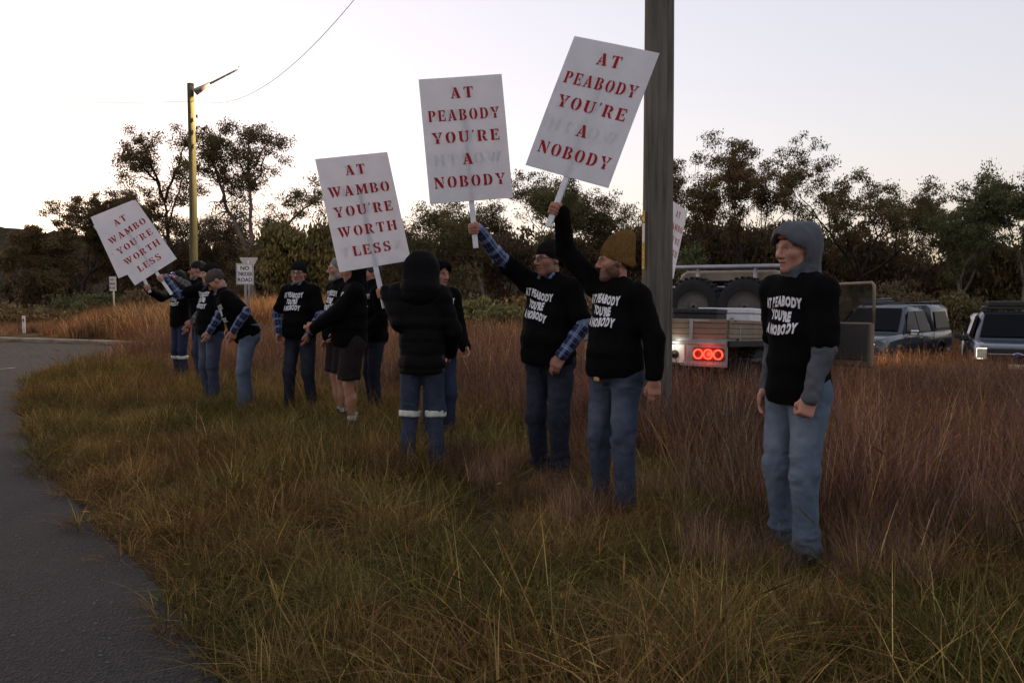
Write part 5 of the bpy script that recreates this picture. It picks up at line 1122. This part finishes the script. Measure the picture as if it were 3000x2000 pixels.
for (nm, loc, e_, c_) in (('plate_lamp', (.30, -1.33, .86), .16, (1, .95, .8)), ('tail_glow', (.69, -1.36, .745), .35, (1, .06, .03))):
    l = bpy.data.lights.new(nm, 'POINT'); l.energy = e_; l.color = c_; l.shadow_soft_size = .03; lo = bpy.data.objects.new(nm, l); COL.objects.link(lo); lo.parent = ut; lo.location = loc
# headboard rack
def arc(c, r, a0, a1, n=6): return [(c[0] + r * math.cos(a), c[1], c[2] + r * math.sin(a)) for a in np.linspace(a0, a1, n)]
hb = MB(); top = [(-.88, 1.06, .92)] + arc((-.76, 1.06, 1.79), .12, math.pi, math.pi / 2) + arc((.76, 1.06, 1.79), .12, math.pi / 2, 0) + [(.88, 1.06, .92)]
hb.tube(top, .034, 10); hb.tube([(-.87, 1.06, 1.62), (.87, 1.06, 1.62)], .022, 8); hb.tube([(-.87, 1.06, 1.22), (.87, 1.06, 1.22)], .022, 8)
for xx in (-.42, .42): hb.tube([(xx, 1.06, 1.22), (xx, 1.06, 1.90)], .028, 8)
hb.build('headboard_rack', M_ALLOY, ut, True)
# cab
def cab_ring(y, zb, zt, hb_, ht): return [Vector((-hb_, y, zb)), Vector((-hb_, y, (zb + zt) * .5)), Vector((-ht, y, zt - .06)), Vector((-ht + .10, y, zt)), Vector((ht - .10, y, zt)), Vector((ht, y, zt - .06)), Vector((hb_, y, (zb + zt) * .5)), Vector((hb_, y, zb))]
MB().loft([cab_ring(1.14, .55, 1.83, .82, .72), cab_ring(1.2, .5, 1.87, .84, .74), cab_ring(2.15, .5, 1.88, .84, .74), cab_ring(2.42, .5, 1.80, .84, .72), cab_ring(2.78, .5, 1.22, .84, .80)]).build('cab', M_TAN, ut, True, bevel=.02)
MB().loft([cab_ring(2.78, .5, 1.20, .80, .76), cab_ring(3.6, .5, 1.14, .78, .74), cab_ring(3.85, .5, 1.02, .76, .70)]).build('bonnet', M_TAN, ut, True, bevel=.02)
MB().prism([(-.60, 1.13, 1.30), (.60, 1.13, 1.30), (.56, 1.13, 1.72), (-.56, 1.13, 1.72)], (0, 0, 0), (0, -.012, 0)).build('rear_window', M_GLASS, ut)
MB().prism([(-.70, 2.76, 1.27), (.70, 2.76, 1.27), (.60, 2.46, 1.76), (-.60, 2.46, 1.76)], (0, .012, .008), (0, .012, .008)).build('windscreen', M_GLASS, ut)
dr = empty('door', (.845, 2.62, 0)); dr.parent = ut; dr.rotation_euler = (0, 0, R(62))
MB().box((0, -.52, .86), (.03, .52, .32), bev=.02).build('door_skin', M_TAN, dr)
fr = MB(); fr.tube([(0, -.02, 1.17), (0, -.30, 1.68), (0, -.36, 1.73), (0, -.98, 1.74), (0, -1.02, 1.70), (0, -1.03, 1.17)], .022, 8); fr.build('window_frame', M_TAN, dr, True)
MB().prism([(0, -.06, 1.18), (0, -.33, 1.70), (0, -1.0, 1.72), (0, -1.01, 1.18)], (-.004, 0, 0), (.008, 0, 0)).build('window_pane', pmat('clear_door_glass', (.55, .6, .6), .03, trans=1.0, spec=.3), dr)
MB().box((-.035, -.52, .9), (.012, .46, .26), bev=.01).build('door_lining', pmat('grey_lining', (.055, .052, .046), .8), dr)
mr_ = MB().box((.20, -.10, 1.24), (.11, .04, .075), Matrix.Rotation(R(-62), 4, 'Z'), bev=.02).build('wing_mirror', M_PLAST, dr)
MB().box((.165, -.145, 1.24), (.095, .004, .062), Matrix.Rotation(R(-62), 4, 'Z')).build('mirror_glass', M_MIRR, mr_)
MB().box((.10, -.10, 1.15), (.05, .02, .02)).build('mirror_indicator', M_AMB, dr)
for s_ in (-1, 1):
    for yy in (0.05, 3.15): wheel(ut, (s_ * .76, yy, .40), .40, .25)
# things carried in the tray
def on_ute(o): 
    M = Matrix.Translation(ut.location) @ ut.rotation_euler.to_matrix().to_4x4(); o.matrix_world = M @ o.matrix_basis; return o
for lab, xx in (('muddy spare wheel in the ute tray nearest the driver side', .36), ('muddy spare wheel in the ute tray half hidden by the pole', -.38)):
    o = wheel(None, (xx, .90, 1.34), .405, .24, pmat('dusty_rim', (.10, .09, .08), .6, metal=.3), ax='y', name='spare_wheel'); tag(o, lab, 'wheel', 'spare wheels in the tray'); on_ute(o)
bxo = empty('cooler_box', (.52, -.12, .932), label='white cooler box with black latch in the ute tray', cat='cooler')
MB().box((0, 0, .15), (.34, .19, .15), bev=.015).build('tub', M_TUB, bxo); MB().box((0, 0, .335), (.35, .20, .035), bev=.012).build('lid', M_TUB, bxo)
MB().box((-.05, -.205, .28), (.022, .008, .055), bev=.004).build('latch', M_PLAST, bxo); MB().lathe([(.03, 0), (.03, .006)], Matrix.Translation((.10, -.19, .22)) @ Matrix.Rotation(math.pi / 2, 4, 'X'), 14).build('badge', M_ALLOY, bxo); on_ute(bxo)
bxo = empty('tool_case', (.42, -.85, .932), label='black plastic tool case beside the white cooler box', cat='tool box')
MB().box((0, 0, .14), (.28, .16, .14), bev=.012).build('case', M_PLAST, bxo); MB().box((0, 0, .31), (.285, .165, .03), bev=.01).build('lid', M_STEEL, bxo)
for i in range(6): MB().box((-.2 + i * .08, -.168, .31), (.018, .004, .014), bev=.003).build('rib', M_PLAST, bxo)
for xx in (-.13, .13): MB().box((xx, -.162, .20), (.05, .006, .035), bev=.004).build('vent', M_CHAS, bxo)
MB().tube([(-.28, .05, .2), (.1, -.2, .22), (.55, -.25, .20)], .006, 5).build('strap', M_PLAST, bxo, True); on_ute(bxo)
sF, mF = sign_px('white placard seen almost edge on in the ute tray behind the pole', (1962, 606), (2016, 612), (1980, 800), (1926, 800), 10.9, 60, WOR, None, stick=.78)

# --- dual cab utes and the wagon behind
def dual_cab(label, loc, heading, paint, kind, name='dual_cab_ute'):
    ro = empty(name, (loc[0], loc[1], gz(*loc)), math.atan2(-math.sin(heading), math.cos(heading)), label=label, cat='ute' if kind != 'wagon' else 'car')
    ro.rotation_euler = (0, 0, -heading)
    def ring(y, zb, zt, w0, w1, w2): return [Vector((-w0, y, zb)), Vector((-w1, y, zb + (zt - zb) * .55)), Vector((-w1 + .01, y, zt - .10)), Vector((-w2, y, zt)), Vector((w2, y, zt)), Vector((w1 - .01, y, zt - .10)), Vector((w1, y, zb + (zt - zb) * .55)), Vector((w0, y, zb))]
    body = [ring(-2.65, .55, 1.08, .80, .88, .84), ring(-2.55, .45, 1.12, .86, .93, .88), ring(-1.0, .42, 1.12, .88, .93, .88), ring(1.0, .42, 1.12, .88, .93, .88), ring(1.25, .42, 1.14, .88, .93, .84), ring(2.2, .42, 1.10, .88, .92, .80), ring(2.50, .45, 1.04, .86, .88, .72), ring(2.63, .52, .96, .76, .80, .60)]
    MB().loft(body).build('body', paint, ro, True, bevel=.02, angle=25)
    yr = -.95 if kind != 'wagon' else -2.35; top = 1.80
    def gring(y, zt, w1, w2): return [Vector((-.87, y, 1.10)), Vector((-w1, y, zt - .09)), Vector((-w2, y, zt)), Vector((w2, y, zt)), Vector((w1, y, zt - .09)), Vector((.87, y, 1.10))]
    rings = [gring(yr - .12, 1.14, .86, .80), gring(yr, top - .06, .68, .58), gring(yr + .3, top, .70, .60), gring(.25, top, .70, .60), gring(.42, top - .05, .69, .58), gring(1.22, 1.13, .84, .74)]
    MB().loft(rings).build('cabin', paint, ro, True, bevel=.02, angle=25)
    P = lambda a, b: MB().prism(a, (0, 0, 0), b)
    P([(-.70, 1.15, 1.20), (.70, 1.15, 1.20), (.57, .47, 1.735), (-.57, .47, 1.735)], (0, .02, .02)).build('windscreen', M_GLASS, ro)
    for s in (-1, 1):
        sx = lambda z: s * (.875 - (z - 1.10) * .28)
        for (y0, y1, y2, y3) in ((1.02, .50, .06, .06), (.0, .0, -.70, -.80)):
            P([(sx(1.16), y0, 1.16), (sx(1.68), y1, 1.68), (sx(1.68), y2, 1.68), (sx(1.16), y3, 1.16)], (s * .012, 0, 0)).build('side_window', M_GLASS, ro)
        if kind == 'wagon': P([(sx(1.16), -.95, 1.16), (sx(1.68), -.90, 1.68), (sx(1.68), -1.9, 1.68), (sx(1.16), -2.05, 1.16)], (s * .012, 0, 0)).build('side_window', M_GLASS, ro)
        for yd in (1.0, .02, -.95): MB().box((s * .928, yd, .82), (.006, .006, .30)).build('door_seam', M_CHAS, ro)
        for yd in (.12, -.82): MB().box((s * .945, yd, 1.0), (.012, .08, .015), bev=.005).build('door_handle', M_CHROME, ro)
        m_ = MB().box((s * 1.05, .98, 1.16), (.10, .05, .07), bev=.025).box((s * .92, .96, 1.12), (.05, .025, .02)).build('wing_mirror', M_CHROME if kind == 'canopy' else M_PLAST, ro)
        for yy in (1.70, -1.50):
            wheel(ro, (s * .80, yy, .39), .39, .25, M_ALLOY, lug=False)
            MB().tube([(s * .925, yy + .46 * math.cos(a), .42 + .44 * math.sin(a)) for a in np.linspace(0, math.pi, 11)], .045, 6).build('wheel_arch', M_PLAST, ro, True)
    # face
    if kind == 'ranger':
        MB().box((0, 2.66, .86), (.62, .03, .15), bev=.02).build('grille', M_STEEL, ro)
        for z in np.linspace(.75, .97, 6): MB().box((0, 2.695, z), (.60, .006, .008)).build('grille_slat', M_PLAST, ro)
        MB().box((0, 2.70, .87), (.60, .012, .018), bev=.005).build('grille_bar', M_CHROME, ro)
        em = MB().lathe([(.10, 0), (.105, .012), (.095, .02)], Matrix.Translation((0, 2.71, .87)) @ Matrix.Rotation(-math.pi / 2, 4, 'X') @ Matrix.Diagonal((1, .45, 1, 1)), 24).build('badge', M_CHROME, ro, True)
        MB().lathe([(.086, 0), (.086, .026)], Matrix.Translation((0, 2.71, .87)) @ Matrix.Rotation(-math.pi / 2, 4, 'X') @ Matrix.Diagonal((1, .42, 1, 1)), 24).build('badge_field', pmat('badge_blue', (.02, .04, .16), .3), em)
        tv, tf = text_mesh('Ford', .062, .001, .3); me = bpy.data.meshes.new('lettering'); me.from_pydata([(-a, 2.738, .852 + b) for a, b, _ in tv], [], tf); link('lettering', me, M_CHROME, em)
        for s in (-1, 1):
            h_ = MB().box((s * .74, 2.60, .88), (.13, .06, .14), bev=.03).build('headlight', M_HEAD, ro)
            MB().box((s * .72, 2.668, 1.005), (.10, .012, .008)).box((s * .83, 2.655, .89), (.008, .012, .11)).box((s * .76, 2.668, .765), (.06, .012, .008)).build('running_light', M_DRL, h_)
    else:
        MB().box((0, 2.655, .88), (.48, .025, .10), bev=.02).build('grille', M_STEEL, ro)
        for z in (.84, .91): MB().box((0, 2.69, z), (.46, .008, .012)).build('grille_bar', M_CHROME, ro)
        for s in (-1, 1):
            h_ = MB().loft([[Vector((s * x, y, z)) for x, y, z in ((.50, 2.60, .80), (.80, 2.44, .82), (.84, 2.36, 1.02), (.52, 2.58, .98))], [Vector((s * x, y + .06, z)) for x, y, z in ((.51, 2.60, .81), (.79, 2.44, .83), (.83, 2.36, 1.01), (.53, 2.58, .97))]]).build('headlight', M_HEAD, ro)
            MB().lathe([(.055, 0), (.05, .02)], Matrix.Translation((s * .64, 2.60, .90)) @ Matrix.Rotation(-math.pi / 2, 4, 'X'), 16).build('bulb', M_DRL, h_)
            MB().lathe([(.06, 0), (.055, .02)], Matrix.Translation((s * .66, 2.64, .56)) @ Matrix.Rotation(-math.pi / 2, 4, 'X'), 16).build('fog_light', M_AMB, ro)
    MB().box((0, 2.62, .56), (.86, .10, .11), bev=.04).build('bumper', paint if kind != 'ranger' else M_PLAST, ro)
    MB().box((0, 2.735, .60), (.19, .006, .055)).build('number_plate', M_PLATE, ro)
    if kind == 'canopy':
        MB().loft([gring(-2.62, top + .0, .74, .64), gring(-2.4, top + .02, .76, .66), gring(-1.10, top + .02, .76, .66)]).build('canopy', paint, ro, True, bevel=.02, angle=25)
        for s in (-1, 1):
            P([(s * .868, -1.25, 1.20), (s * .79, -1.30, 1.64), (s * .79, -2.25, 1.64), (s * .868, -2.40, 1.20)], (s * .02, 0, 0)).build('canopy_window', M_GLASS, ro)
            MB().tube([(s * .60, .30, top + .09), (s * .60, -2.3, top + .10)], .022, 8).build('roof_rail', M_STEEL, ro, True)
        for yy in (.2, -.6, -1.6, -2.2): MB().box((0, yy, top + .07), (.66, .03, .018), bev=.006).build('roof_bar', M_STEEL, ro)
        MB().tube([(.75, -.5, top + .12), (.75, -2.5, top + .16)], .05, 8).build('rolled_awning', M_PLAST, ro, True)
    elif kind == 'ranger':
        for s in (-1, 1): MB().tube([(s * .62, .35, top + .05), (s * .62, -.9, top + .05)], .02, 8).build('roof_rail', M_STEEL, ro, True)
        rk = MB().box((0, -.2, top + .10), (.62, .5, .03), bev=.01).build('roof_tray', M_STEEL, ro)
        MB().box((.05, -.2, top + .20), (.45, .35, .07), bev=.03).build('roof_bag', M_PLAST, ro)
    return ro
M_SILV = pmat('silver_blue_paint', (.034, .040, .054), .32, metal=.35, coat=.6, noise=(4, (.028, .033, .045), 3)); M_BLUE = pmat('dark_blue_paint', (.040, .050, .072), .30, metal=.35, coat=.6); M_WHITEP = pmat('white_paint', (.55, .52, .52), .35, coat=.4)
def face_at(px, Y, ang, front=2.65):
    """vehicle whose nose centre shows at px, depth Y, heading ang (0 = away, 180 = to camera)"""
    n = at(px, 900, Y); return (n.x - math.sin(R(ang)) * front, Y - math.cos(R(ang)) * front)
dual_cab('silver blue dual cab ute with canopy and roof bars beside the open door', (9.9, 22.6), R(223), M_SILV, 'canopy')
dual_cab('dark blue dual cab ute with chrome barred grille and lit running lights', face_at(2986, 19.6, 206), R(206), M_BLUE, 'ranger')
dual_cab('white wagon mostly hidden behind the dark blue ute', face_at(2925, 25.0, 208), R(208), M_WHITEP, 'wagon', name='parked_wagon')
for px, py, Y, e_ in ((2560, 1045, 18.0, 26), (2440, 1045, 19.0, 12)):
    l = bpy.data.lights.new('fog_beam', 'SPOT'); l.energy = e_ * 5; l.color = (1, .62, .25); l.spot_size = R(95); l.spot_blend = .6; l.shadow_soft_size = .05; lo = bpy.data.objects.new('fog_beam', l); COL.objects.link(lo); lo.location = at(px, py, Y - .35); lo.rotation_euler = Vector((.25 if px > 2500 else -.3, -1, -.12)).to_track_quat('-Z', 'Y').to_euler()
sA, mA = sign_px('white placard with red stencil ending NOBODY held almost upright by the man in glasses', (1232, 236), (1465, 219), (1495, 577), (1268, 596), 6.23, 5, NOB, WOR)
sB, mB_ = sign_px('white placard with red stencil ending NOBODY tilted across the big timber pole', (1690, 92), (1920, 168), (1768, 562), (1548, 473), 5.53, -24, NOB, WOR)
sC, mC = sign_px('white placard with red stencil ending WORTH LESS held by the puffer jacket person', (943, 480), (1121, 450), (1187, 752), (1013, 790), 6.85, 26, WOR, NOB)
sD, mD = sign_px('white placard with red stencil tilted far over in front of another placard', (275, 658), (397, 591), (511, 763), (402, 830), 10.7, 8, WOR, None)
sE, mE = sign_px('white placard mostly hidden behind the placard held by an outstretched plaid arm', (270, 636), (382, 575), (466, 764), (356, 826), 11.6, 6, WOR, None)

B0 = lambda px, py: tuple(gp(px, py))[:2]
PLAIDSET = dict(kind='tee', mat=M_BLACK, end=.62, name='t_shirt')
TXT = dict(s=.36, size=.064, gap=.072)
G1 = 'people standing along the verge'
# hooded man in the tall grass
pH = build_person('man in black t-shirt over grey hooded jacket and light jeans standing in tall grass', B0(2330, 1625), -60, 1.85, 1.0, w=.93, lean=2, head=(-6, 4, 0),
    arms={'R': dict(wrist=(-.20, -.02, -.05), hint=(-.4, .9, 0)), 'L': dict(wrist=(.195, -.14, -.05), hint=(.6, .85, -.1), hand='fist', palm=(-.6, .4, .3))},
    feet=((-.12, .03, 10), (.12, -.06, 14)), top=dict(kind='tee', mat=M_BLACK, end=.86, hem=-.10, hood=M_GREY), under=dict(mat=M_GREY, name='hooded_jacket', collar=False, ex=-.002, fold=1.3),
    bottom=dict(mat=M_JLIGHT, wide=1.04, fold=1.5), gear=('hood', 'fringe'), hair=(.20, .06, .025), text=dict(s=.355, size=.056, gap=.068, x=-.01), seed=1, tone=(.40, .21, .155))
# mustard beanie
G, ax = gpt(mB_, .22)
pM = build_person('man in mustard knitted beanie and black sweatshirt holding up a placard beside the pole', B0(1803, 1496), -50, 1.80, 1.0, w=1.08, belly=.04, head=(-38, 2, 0),
    arms={'R': dict(grip=G, axis=ax, hint=(-.8, .3, -.6)), 'L': dict(wrist=(.30, .02, -.05), hint=(.8, .6, 0), palm=(-.7, .6, 0))},
    feet=((-.13, .0, 10), (.14, -.06, 14)), top=dict(kind='sweat', mat=M_BLACK, hem=-.045, name='sweatshirt', beanie=M_MUST), bottom=dict(mat=M_JMID, wide=1.02, fold=1.5), gear=('beanie_slouch',), hair=(.06, .03, .018), beard=1.0, stub=(.030, .016, .011),
    text=dict(s=.375, size=.062, gap=.072, x=-.015, slope=-.06), seed=2, tone=(.36, .18, .125))
# glasses, plaid, sign
G, ax = gpt(mA, .20)
build_person('man in glasses and dark beanie with plaid sleeves holding up a placard', B0(1612, 1408), -38, 1.84, 1.0, w=1.1, belly=.07, head=(-22, 2, 0),
    arms={'R': dict(grip=G, axis=ax, hint=(-.3, .3, -1)), 'L': dict(wrist=(.20, -.15, .01), hint=(1, .45, 0), d=(-.35, -.35, -.9), palm=(-.3, .9, -.2))},
    feet=((-.11, .02, 10), (.11, -.03, 12)), top=dict(PLAIDSET, hem=-.06, end={'R': .7, 'L': .75}), under=dict(mat=M_PLAID), bottom=dict(mat=M_JDARK, wide=1.08, fold=1.4), gear=('beanie', 'glasses'), hair=(.05, .04, .035), beard=.5, stub=(.10, .08, .07),
    text=dict(s=.36, size=.060, gap=.074, x=-.03, slope=-.22), seed=3, tone=(.34, .165, .115))
# puffer, back to camera
G, ax = gpt(mC, .22)
build_person('person in black hooded puffer jacket seen from behind with reflective bands on jeans', B0(1238, 1385), 176, 1.76, 1.2, w=.93, belly=.01, head=(0, 8, 0),
    arms={'L': dict(grip=G, axis=ax, hint=(-.35, .4, -.9), len=(.25, .30)), 'R': dict(wrist=(-.20, -.20, .02), hint=(-.6, .8, 0))}, feet=((-.11, 0, 10), (.12, 0, 10)),
    top=dict(kind='puffer', mat=M_PUFF, hem=-.13, name='puffer_jacket', hood=M_PUFF), bottom=dict(mat=M_JMID, band=-.01, wide=1.0, fold=1.4), gear=('big_hood',), seed=4)
# hooded person behind the puffer jacket
build_person('person in black hooded jacket half hidden behind the puffer jacket', (at(1282, 900, 7.95).x, 7.95), 40, 1.74, 1.4, w=1.05, head=(10, 6, 0),
    arms={'R': dict(wrist=(-.2, -.16, .0)), 'L': dict(wrist=(.2, -.16, .0))}, top=dict(kind='jacket', mat=M_BLACK, hem=-.10, name='hooded_jacket', hood=M_BLACK), bottom=dict(mat=M_NAVY, name='trousers'), gear=('hood',), text=dict(TXT, size=.06), seed=5)
# shorts, hood up
build_person('person in black hooded jacket and dark shorts with hands clasped', B0(1034, 1262), -74, 1.80, 1.4, w=1.06, belly=.06, lean=-3, head=(-5, 6, 0),
    arms={'R': dict(wrist=(-.10, -.36, .12), hint=(-.9, .3, -.6), d=(.55, -.8, -.1), palm=(.7, .3, .1), hand='fist'), 'L': dict(wrist=(.10, -.37, .12), hint=(.9, .3, -.6), d=(-.55, -.8, -.1), palm=(-.7, .3, .1), hand='relax')},
    feet=((-.11, .02, 8), (.11, -.02, 8)), top=dict(kind='jacket', mat=M_BLACK, hem=-.07, name='hooded_jacket', hood=M_BLACK), bottom=dict(kind='shorts', mat=M_SHORTS, wide=1.05), gear=('hood',), text=dict(TXT), seed=6, tone=(.36, .17, .11))
# grey hair and beard
build_person('grey haired bearded man in black top and shorts standing behind the clasped hands', (at(998, 900, 9.35).x, 9.35), -55, 1.83, 1.4, w=1.08, belly=.05, head=(-12, 2, 0),
    arms={'R': dict(wrist=(-.25, -.05, -.06)), 'L': dict(wrist=(.23, -.12, .02))}, top=dict(kind='sweat', mat=M_BLACK, hem=-.06, name='sweatshirt'), bottom=dict(kind='shorts', mat=M_SHORTS, wide=1.04), gear=('hair',), hair=(.20, .195, .19), beard=.95, stub=(.26, .25, .245), text=dict(TXT), seed=7)
# dark haired man behind
build_person('dark haired man in black jacket standing behind the shorts and the placard handle', (at(1096, 900, 9.9).x, 9.9), -62, 1.79, 1.4, w=1.05, head=(-10, 4, 0),
    arms={'R': dict(wrist=(-.2, -.18, .02)), 'L': dict(wrist=(.2, -.18, .02))}, top=dict(kind='jacket', mat=M_BLACK, hem=-.09, name='jacket', collar=True), bottom=dict(mat=M_JDARK), gear=('hair',), hair=(.03, .025, .022), text=dict(TXT), seed=8)
# beanie, looks at the camera
build_person('man in black beanie and plaid sleeves with thumbs in pockets and maroon shoes', B0(884, 1212), -22, 1.80, 1.4, w=1.06, belly=.05, head=(18, 6, 4),
    arms={'R': dict(wrist=(-.21, -.12, -.0), hint=(-.95, .4, 0), d=(.1, -.3, -.9)), 'L': dict(wrist=(.20, -.13, .0), hint=(.95, .4, 0), d=(-.1, -.3, -.9))}, feet=((-.10, -.10, 14), (.12, .04, 14)),
    top=dict(PLAIDSET, hem=-.05, end=.75), under=dict(mat=M_PLAID), bottom=dict(mat=M_JDARK, wide=1.02), gear=('beanie', 'glasses'), shoe=M_MAROON, text=dict(TXT, x=-.02), seed=9)
# bending man
build_person('man in faded cap bending forward with plaid sleeves and pale jeans', B0(716, 1212), -66, 1.80, 1.5, w=1.04, belly=.02, lean=30, head=(-6, 42, 0),
    arms={'R': dict(wrist=(-.21, -.16, .05), hint=(-.8, .6, -.2), d=(.1, -.2, -.9)), 'L': dict(wrist=(.22, -.17, .04), hint=(.7, .9, -.2), d=(-.1, -.2, -.95))}, feet=((-.11, .06, 8), (.12, -.02, 8)),
    top=dict(PLAIDSET, hem=-.05, end=.75, cap=M_TANCAP), under=dict(mat=M_PLAID), bottom=dict(mat=M_JPALE, wide=1.05), gear=('cap', 'hair'), hair=(.05, .035, .028), text=dict(TXT, s=.33), seed=10)
# plaid man reaching to the tilted placard
G, ax = gpt(mD, .10)
build_person('man in black beanie with outstretched plaid arm holding the tilted placard', B0(622, 1186), -40, 1.80, 1.6, w=1.04, belly=.03, lean=-3, head=(-30, 2, 0),
    arms={'R': dict(grip=G, axis=ax, hint=(-.2, .3, -1)), 'L': dict(wrist=(.20, -.14, -.01), hint=(.95, .4, 0), d=(-.1, -.3, -.9))}, top=dict(PLAIDSET, hem=-.06, end={'R': .6, 'L': .75}), under=dict(mat=M_PLAID), bottom=dict(mat=M_JMID, wide=1.05), gear=('beanie',), text=dict(TXT, x=-.02), seed=11, tone=(.42, .24, .18))
# black cap
build_person('man in black cap with grey plaid arm raised behind the others', (at(586, 900, 12.6).x, 12.6), -58, 1.90, 1.8, w=1.0, head=(-20, 0, 0),
    arms={'R': dict(wristpx=(505, 812, 11.9), hint=(-.2, .3, -1), palm=(0, 0, -1)), 'L': dict(wrist=(.2, -.14, 0))}, top=dict(PLAIDSET, end={'R': .7, 'L': .8}), under=dict(mat=M_GPLAID), bottom=dict(mat=M_NAVY, name='trousers'), gear=('cap', 'hair'), seed=12)
# far man with mirrored sunglasses on his cap
G, ax = gpt(mE, .27)
build_person('man in black long sleeves and navy work trousers with mirrored sunglasses on his cap', (at(528, 900, 13.6).x, 13.6), -34, 1.78, 1.8, w=1.0, head=(-20, 6, 0),
    arms={'R': dict(grip=G, axis=ax, hint=(-.2, .3, -1)), 'L': dict(wrist=(.24, -.05, -.05))}, top=dict(kind='sweat', mat=M_BLACK, hem=-.07, name='long_sleeved_shirt'), bottom=dict(mat=M_NAVY, name='work_trousers', band=.08), gear=('cap', 'sunglasses_up', 'hair'), text=dict(TXT), seed=13)

MB().box(tuple(pM['A'](-.052, .150, -.03)), (.024, .006, .018), bev=.004).build('belt_buckle', M_METAL, pM['root'])
S_, E_, W_ = pH['J']['L'][:3]; f_ = _n(W_ - E_)
MB().tube([tuple(W_ - f_ * .035), tuple(W_ - f_ * .012)], .040, 14).build('wrist_band', M_DARKCAP, pH['root'], True)
